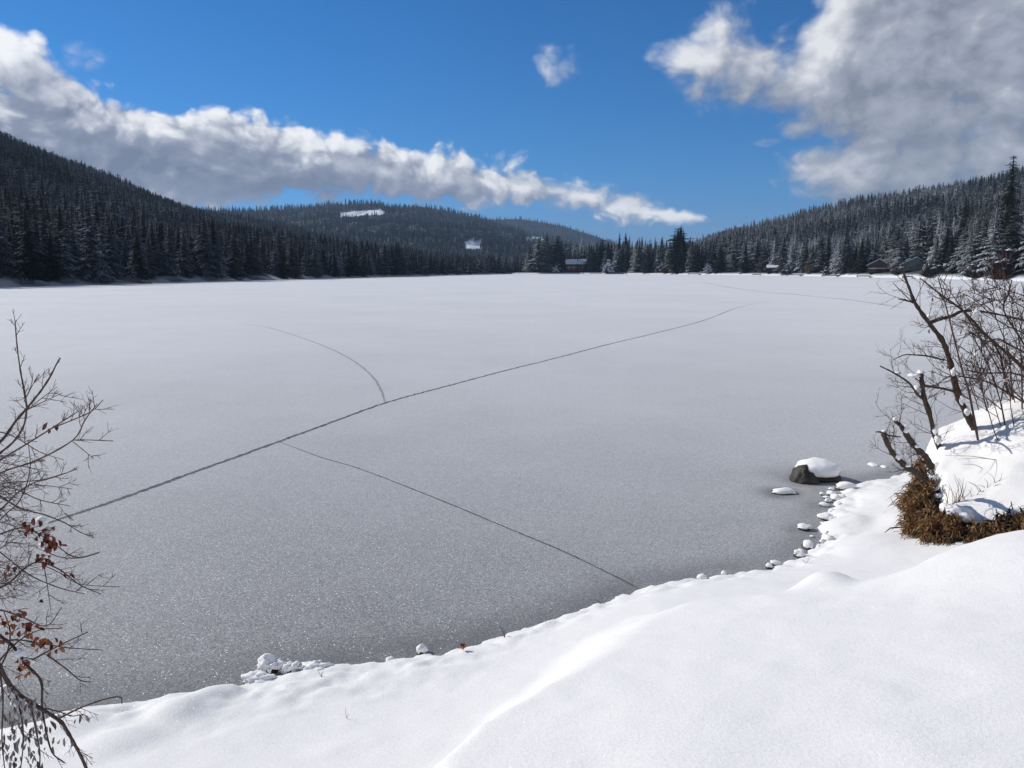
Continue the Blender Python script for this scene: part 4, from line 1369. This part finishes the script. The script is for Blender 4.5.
for k in range(13000):
    i = rr.uniform(0, nu - 1.01); i0 = int(i)
    e = np.array(EDGE[i0]) * (1 - i + i0) + np.array(EDGE[i0 + 1]) * (i - i0)
    inn = np.array([6.0, 9.7]) - e; inn /= np.linalg.norm(inn)
    f_ = rr.random() ** .9
    u_ = i / nu
    cl = float(fbm(i * .22 + 3, f_ * 3.0, 3))
    if u_ < .50:
        if cl < -.20:
            continue
    elif u_ < .60:
        if f_ > .6 or cl < -.15:
            continue
    elif f_ > 1.05 + cl * .5 or cl < -.42:
        continue
    q = e + inn * .35; zt = gz(q[0], q[1]); zb = gz(e[0] - inn[0] * .12, e[1] - inn[1] * .12)
    p = np.array([*(e + inn * (.22 * f_ - .06 - .30 * max(0, cl) + rr.gauss(0, .04))), zb + (zt - zb) * f_ * .98 + rr.gauss(0, .03)])
    L = rr.uniform(.03, .15) * (2.2 if rr.random() < .06 else 1)
    d = np.array([-inn[0] * .6 + rr.gauss(0, .5), -inn[1] * .6 + rr.gauss(0, .5), rr.gauss(-.15, .65)]); d /= np.linalg.norm(d)
    side = np.cross(d, [rr.gauss(0, 1), rr.gauss(0, 1), rr.gauss(0, 1)]); side *= rr.uniform(.003, .013) / (np.linalg.norm(side) + 1e-9)
    m = p + d * L * .55 + (0, 0, .02); t = p + d * L - (0, 0, .25 * L)
    (mb if cl + rr.gauss(0, .15) > -.02 else mb2).add([p - side, p + side, m + side * .8, m - side * .8, t], [[0, 1, 2, 3], [3, 2, 4]])
GRASS_B = simple_mat('dark_dead_grass', (.10, .055, .03), .9, .6, 9, col2=(.035, .022, .015))
mb.m += [1] * len(mb2.f); mb.v += mb2.v; mb.f += [[q + mb.n for q in f] for f in mb2.f]
grass = mb.build('dead_grass', [GRASS_A, GRASS_B])
tag(grass, 'tangled brown dead grass and leaves hanging over the cut earth face', 'grass', None, 'stuff')
for k, (px, py, w, h) in enumerate([(927, 468, 7, 6), (933, 478, 9, 6), (924, 488, 6, 5), (956, 512, 24, 15), (966, 517, 14, 10), (932, 512, 8, 5), (938, 496, 7, 5), (946, 506, 9, 6), (930, 502, 5, 4)]):
    V, Fc = blob(200 + k, 3, .35); c = hit(px, py); u = c[1] / F_PX; c = at_y(px, py, c[1] - .10)
    mb = MB(); mb.add(V * (w * u * .6, w * u * .5, h * u * .5) + c, Fc)
    tag(mb.build('snow_clump', SNOW_CAP, None, True), 'snow clump caught in the dead grass on the brown bank', 'snow clump', 'snow clumps in the dead grass')
# grass stalks on the hummock
for j, (px, py, n, lab) in enumerate(((958, 470, 16, 'sparse pale grass stalks leaning over the hummock snow near the brown edge'), (983, 478, 12, 'small brown tuft half buried in the hummock snow'), (990, 455, 5, 'thin fallen twigs lying on the hummock snow'))):
    mb = MB()
    for k in range(n):
        P = at_y(px + rr.gauss(0, 7), py + rr.gauss(0, 3), 9.2 if j < 2 else 9.6); P[2] = gz(P[0], P[1]) - .02
        e = P + ((rr.gauss(-.05, .08), rr.gauss(0, .08), rr.uniform(.1, .38)) if j == 0 else (rr.gauss(0, .07), rr.gauss(0, .07), rr.uniform(.04, .14)) if j == 1 else (rr.gauss(0, .35), rr.gauss(0, .2), .06))
        mb.tube(smooth_line([P, (P + e) / 2 + (.02, 0, .02), e], 3), np.linspace(.004, .0015, 7), 4)
    tag(mb.build('grass_tuft', GRASS_A), lab, 'grass tuft')

# ------------------------------------------------------------------ light and sky
SUN_AZ, SUN_EL = R(-62), R(33)           # azimuth from straight ahead (+Y), negative is left
sd = Vector((math.sin(SUN_AZ) * math.cos(SUN_EL), math.cos(SUN_AZ) * math.cos(SUN_EL), math.sin(SUN_EL)))
sun = bpy.data.lights.new('sun', 'SUN'); sun.energy = 3.8; sun.angle = R(.53); sun.color = (1, .945, .865)
so = bpy.data.objects.new('sun', sun); COL.objects.link(so)
so.rotation_euler = sd.to_track_quat('Z', 'Y').to_euler()

wd = bpy.data.worlds.new('World'); S.world = wd; wd.use_nodes = True
wd.cycles.sampling_method = 'MANUAL'; wd.cycles.sample_map_resolution = 256
nt = wd.node_tree
for n in list(nt.nodes):
    nt.nodes.remove(n)
wo = nd(nt, 'ShaderNodeOutputWorld'); bg = nd(nt, 'ShaderNodeBackground'); nt.links.new(bg.outputs[0], wo.inputs[0])
SKY_STRENGTH = .10
bg.inputs['Strength'].default_value = SKY_STRENGTH
sky = nd(nt, 'ShaderNodeTexSky', sky_type='NISHITA')
sky.sun_disc = False; sky.sun_elevation = SUN_EL; sky.sun_rotation = SUN_AZ
sky.air_density = 1.0; sky.dust_density = .3; sky.ozone_density = 2.5; sky.altitude = 900


def make_cloud_group():
    g = bpy.data.node_groups.new('clouds', 'ShaderNodeTree')
    g.interface.new_socket('Az', in_out='INPUT', socket_type='NodeSocketFloat')
    g.interface.new_socket('El', in_out='INPUT', socket_type='NodeSocketFloat')
    for s in ('Bank', 'Right', 'Depth', 'Base'):
        g.interface.new_socket(s, in_out='OUTPUT', socket_type='NodeSocketFloat')
    gi, go = nd(g, 'NodeGroupInput'), nd(g, 'NodeGroupOutput')
    az, el = gi.outputs[0], gi.outputs[1]
    az0, el0 = az, el

    def vec(a, e, z, squash=1.3):
        c = nd(g, 'ShaderNodeCombineXYZ')
        g.links.new(a, c.inputs[0]); g.links.new(mth(g, 'MULTIPLY', e, squash), c.inputs[1]); c.inputs[2].default_value = 0
        q = nd(g, 'ShaderNodeVectorMath', operation='ADD'); g.links.new(c.outputs[0], q.inputs[0]); q.inputs[1].default_value = (z * 31.7, z * 17.3, 0)
        return q.outputs[0]

    def wob(scale, ax, ay, z, det):
        n = nd(g, 'ShaderNodeTexNoise', noise_dimensions='2D'); g.links.new(vec(az0, el0, z), n.inputs['Vector']); n.inputs['Scale'].default_value = scale; n.inputs['Detail'].default_value = det
        q = nd(g, 'ShaderNodeSeparateColor'); g.links.new(n.outputs['Color'], q.inputs[0])
        return mth(g, 'MULTIPLY', mth(g, 'SUBTRACT', q.outputs[0], .5), ax), mth(g, 'MULTIPLY', mth(g, 'SUBTRACT', q.outputs[1], .5), ay)

    wx, wy = wob(.13, 4.0, 2.2, 9.1, 3)
    az = mth(g, 'ADD', az, wx); el = mth(g, 'ADD', el, wy)
    fx, fy = wob(.7, 1.0, .8, 2.2, 4)
    s = mth(g, 'DIVIDE', mth(g, 'ADD', az, 60.0), 120.0, clamp=True)

    def curve(pix, extra=()):
        n = nd(g, 'ShaderNodeFloatCurve')
        pts = [((a + 60) / 120, (e + 20) / 80) for a, e in [azel(*p) for p in pix] + list(extra)]
        pts.sort()
        c = n.mapping.curves[0]
        n.mapping.use_clip = False
        c.points[0].location = pts[0]; c.points[1].location = pts[-1]
        for p in pts[1:-1]:
            c.points.new(*p)
        for p in c.points:
            p.handle_type = 'AUTO_CLAMPED'
        n.mapping.update()
        g.links.new(s, n.inputs['Value'])
        return mth(g, 'SUBTRACT', mth(g, 'MULTIPLY', n.outputs[0], 80.0), 20.0)
    top = curve([(-10, 72), (30, 82), (70, 84), (120, 96), (170, 107), (225, 103), (265, 114), (300, 128), (345, 142), (400, 143), (440, 150), (500, 164), (560, 177), (600, 188), (640, 200), (680, 214), (710, 224), (760, 245)],
                [(-60, 22), (-45, 18), (45, -15), (60, -15)])
    bot = curve([(0, 270), (150, 225), (250, 203), (330, 198), (400, 197), (500, 200), (560, 205), (640, 217), (700, 224), (760, 235)],
                [(-60, 4), (45, -12), (60, -12)])
    rtop = curve([(658, 60), (676, 42), (690, 28), (720, 14), (745, 16), (770, 40), (790, 46), (802, 30), (818, 0), (840, -50), (880, -120)], [(-60, -20), (0, -20), (35, 55), (60, 60)])
    rbot = curve([(658, 60), (676, 86), (690, 100), (740, 104), (785, 118), (805, 130), (830, 150), (850, 170), (880, 190), (930, 184), (970, 174), (1024, 158)], [(-60, 55), (0, 40), (45, 5), (60, 4)])
    n1 = noise(g, vec(az, el, 3.7), .17, 4, .5, 0, '2D')
    wv = vec(mth(g, 'ADD', az, fx), mth(g, 'ADD', el, fy), 1.3, 1.25)

    def puffs(scale, z):
        v = nd(g, 'ShaderNodeTexVoronoi', voronoi_dimensions='2D', feature='F1'); g.links.new(wv, v.inputs['Vector'])
        v.inputs['Scale'].default_value = scale; v.inputs['Detail'].default_value = 2.5; v.inputs['Roughness'].default_value = .52
        return mth(g, 'SUBTRACT', .78, v.outputs['Distance'])
    p1 = puffs(.36, 0)
    n2 = noise(g, vec(az, el, 5.5), 1.1, 5, .62, 0, '2D')
    nz = mth(g, 'ADD', mth(g, 'MULTIPLY', mth(g, 'SUBTRACT', n1, .5), 2.2), mth(g, 'MULTIPLY', p1, 1.9))
    nz = mth(g, 'ADD', nz, mth(g, 'MULTIPLY', mth(g, 'SUBTRACT', n2, .5), .8))
    f = mth(g, 'MINIMUM', mth(g, 'DIVIDE', mth(g, 'SUBTRACT', top, el), 1.3), mth(g, 'DIVIDE', mth(g, 'SUBTRACT', el, bot), 1.1))
    f = mth(g, 'MINIMUM', f, 1.5)

    def puff(px, py, w, h, amp):
        a, e = azel(px, py)
        dx = mth(g, 'DIVIDE', mth(g, 'SUBTRACT', az0, a), w / F_PX * 57.3)
        dy = mth(g, 'DIVIDE', mth(g, 'SUBTRACT', el0, e), h / F_PX * 57.3)
        d2 = mth(g, 'ADD', mth(g, 'MULTIPLY', dx, dx), mth(g, 'MULTIPLY', dy, dy))
        return mth(g, 'SUBTRACT', amp + .9, d2)
    for args in ((6, 64, 34, 26, .1), (60, 100, 36, 16, .0), (215, 200, 70, 9, -.5), (420, 208, 90, 6, -.7)):
        f = mth(g, 'MAXIMUM', f, puff(*args))
    bank_ = mth(g, 'ADD', mth(g, 'ADD', f, .34), mth(g, 'MULTIPLY', nz, .58))
    fr = mth(g, 'MINIMUM', mth(g, 'DIVIDE', mth(g, 'SUBTRACT', rtop, el), 1.7), mth(g, 'DIVIDE', mth(g, 'SUBTRACT', el, rbot), 1.7))
    fr = mth(g, 'MINIMUM', fr, 1.7)
    for args in ((840, 160, 26, 18, -.1), (800, 128, 20, 14, -.4), (560, 62, 24, 24, -.5), (80, 55, 26, 20, -.95), (770, 142, 22, 7, -1.0), (905, 165, 75, 26, .9), (1000, 150, 60, 20, .7)):
        fr = mth(g, 'MAXIMUM', fr, puff(*args))
    right_ = mth(g, 'ADD', mth(g, 'ADD', fr, .28), mth(g, 'MULTIPLY', nz, .55))
    dep = mth(g, 'ADD', mth(g, 'SUBTRACT', top, el), mth(g, 'MULTIPLY', nz, -1.0))
    g.links.new(bank_, go.inputs[0]); g.links.new(right_, go.inputs[1]); g.links.new(dep, go.inputs[2]); g.links.new(mth(g, 'ADD', mth(g, 'SUBTRACT', el, bot), mth(g, 'MULTIPLY', nz, .6)), go.inputs[3])
    return g


cg = make_cloud_group()
tc = coord(nt, 'Generated')
nv = nd(nt, 'ShaderNodeVectorMath', operation='NORMALIZE'); nt.links.new(tc, nv.inputs[0])
sp = nd(nt, 'ShaderNodeSeparateXYZ'); nt.links.new(nv.outputs[0], sp.inputs[0])
AZ = mth(nt, 'MULTIPLY', mth(nt, 'ARCTAN2', sp.outputs[0], sp.outputs[1]), 57.29578)
EL = mth(nt, 'MULTIPLY', mth(nt, 'ARCSINE', sp.outputs[2]), 57.29578)


def clouds(daz, de):
    n = nd(nt, 'ShaderNodeGroup'); n.node_tree = cg
    nt.links.new(mth(nt, 'ADD', AZ, daz), n.inputs[0]); nt.links.new(mth(nt, 'ADD', EL, de), n.inputs[1])
    return n.outputs


c0, c1, c2 = clouds(0, 0), clouds(-.35, .5), clouds(-1.4, 2.0)


def diff(i, ka=.45, kb=.30):
    a = mth(nt, 'SUBTRACT', c0[i], c1[i]); b_ = mth(nt, 'SUBTRACT', c0[i], c2[i])
    return mth(nt, 'ADD', mth(nt, 'MULTIPLY', a, ka), mth(nt, 'MULTIPLY', b_, kb))


a_b = maprange(nt, c0[0], .0, .85)
a_r = maprange(nt, c0[1], -.2, 1.5)
K = 1.0 / SKY_STRENGTH
# left bank: white sunlit tops, violet-grey bellies, paler again towards the horizon
shade = mth(nt, 'MULTIPLY', maprange(nt, c0[2], 2.4, -.1), .36)
shade = mth(nt, 'ADD', shade, mth(nt, 'MULTIPLY', diff(0, .38, .30), .58))
shade = mth(nt, 'ADD', shade, mth(nt, 'MULTIPLY', maprange(nt, EL, 5.4, 3.6), .34))
shade = mth(nt, 'ADD', shade, mth(nt, 'MULTIPLY', maprange(nt, c0[3], 2.2, .3), .26))
shade = mth(nt, 'ADD', shade, maprange(nt, AZ, -3, 11, .10, -.24))
rp = nd(nt, 'ShaderNodeValToRGB'); nt.links.new(maprange(nt, shade, 0, 1, 0, 1, False), rp.inputs[0])
e = rp.color_ramp.elements
e[0].position = 0; e[0].color = (.185, .22, .31, 1)
e[1].position = 1; e[1].color = (.93, .94, .96, 1)
for p, c in ((.28, (.27, .305, .40, 1)), (.55, (.50, .53, .61, 1)), (.8, (.80, .82, .86, 1))):
    q = e.new(p); q.color = c
rp2 = nd(nt, 'ShaderNodeValToRGB')
sh2 = mth(nt, 'ADD', .26, mth(nt, 'MULTIPLY', diff(1, .22, .40), .66))
sh2 = mth(nt, 'ADD', sh2, maprange(nt, AZ, 24, 10, 0, .16))
nt.links.new(maprange(nt, sh2, 0, 1, 0, 1, False), rp2.inputs[0])
e = rp2.color_ramp.elements
e[0].position = 0; e[0].color = (.22, .25, .32, 1)
e[1].position = 1; e[1].color = (.78, .79, .82, 1)
q = e.new(.45); q.color = (.38, .41, .48, 1)


def scale_c(c, k):
    n = nd(nt, 'ShaderNodeVectorMath', operation='SCALE'); nt.links.new(c, n.inputs[0]); n.inputs['Scale'].default_value = k
    return n.outputs[0]


CLOUD_GAIN = 1.0
tr_ = nd(nt, 'ShaderNodeValToRGB')
nt.links.new(maprange(nt, EL, 0, 40, 0, 1, False), tr_.inputs[0])
e = tr_.color_ramp.elements
e[0].position = 0; e[0].color = (.27, .45, .95, 1)
e[1].position = 1; e[1].color = (.07, .53, .85, 1)
q = e.new(.16); q.color = (.20, .53, .90, 1)
vm = nd(nt, 'ShaderNodeVectorMath', operation='MULTIPLY'); nt.links.new(sky.outputs[0], vm.inputs[0]); nt.links.new(tr_.outputs[0], vm.inputs[1])
skyc = vm.outputs[0]
m1 = mixc(nt, mth(nt, 'MULTIPLY', a_r, .97), skyc, scale_c(rp2.outputs[0], K * CLOUD_GAIN))
m2 = mixc(nt, mth(nt, 'MULTIPLY', a_b, .98), m1, scale_c(rp.outputs[0], K * CLOUD_GAIN))
nt.links.new(m2, bg.inputs['Color'])

# ------------------------------------------------------------------ air
hz = bpy.data.materials.new('air'); hz.use_nodes = True
hn = hz.node_tree
for n in list(hn.nodes):
    hn.nodes.remove(n)
ho = nd(hn, 'ShaderNodeOutputMaterial'); hv = nd(hn, 'ShaderNodeVolumePrincipled')
hv.inputs['Color'].default_value = (.50, .72, 1, 1); hv.inputs['Density'].default_value = 1e-4; hv.inputs['Anisotropy'].default_value = .0
hn.links.new(hv.outputs[0], ho.inputs['Volume'])
mb = MB(); mb.box((0, 1200, 145), (11000, 10000, 320))
tag(mb.build('haze', hz), 'thin blue winter air over the lake and hills', None, None, 'stuff')

# ------------------------------------------------------------------ camera and render
cam = bpy.data.cameras.new('camera'); cam.sensor_width = 36; cam.lens = F_PX / W_PX * 36; cam.clip_end = 20000; cam.clip_start = .05
co = bpy.data.objects.new('camera', cam); COL.objects.link(co)
co.location = (0, 0, EYE); co.rotation_euler = (R(90) - PITCH, 0, 0)
S.camera = co
S.render.engine = 'CYCLES'
S.view_settings.view_transform = 'Standard'; S.view_settings.look = 'None'; S.view_settings.exposure = 0.1; S.view_settings.gamma = 1
S.cycles.max_bounces = 5; S.cycles.diffuse_bounces = 3; S.cycles.glossy_bounces = 2
S.cycles.sample_clamp_indirect = 4; S.cycles.sample_clamp_direct = 1.8
S.cycles.use_denoising = True; S.cycles.denoiser = 'OPENIMAGEDENOISE'; S.cycles.denoising_input_passes = 'RGB_ALBEDO_NORMAL'; S.cycles.denoising_prefilter = 'ACCURATE'
S.render.resolution_x, S.render.resolution_y = W_PX, H_PX
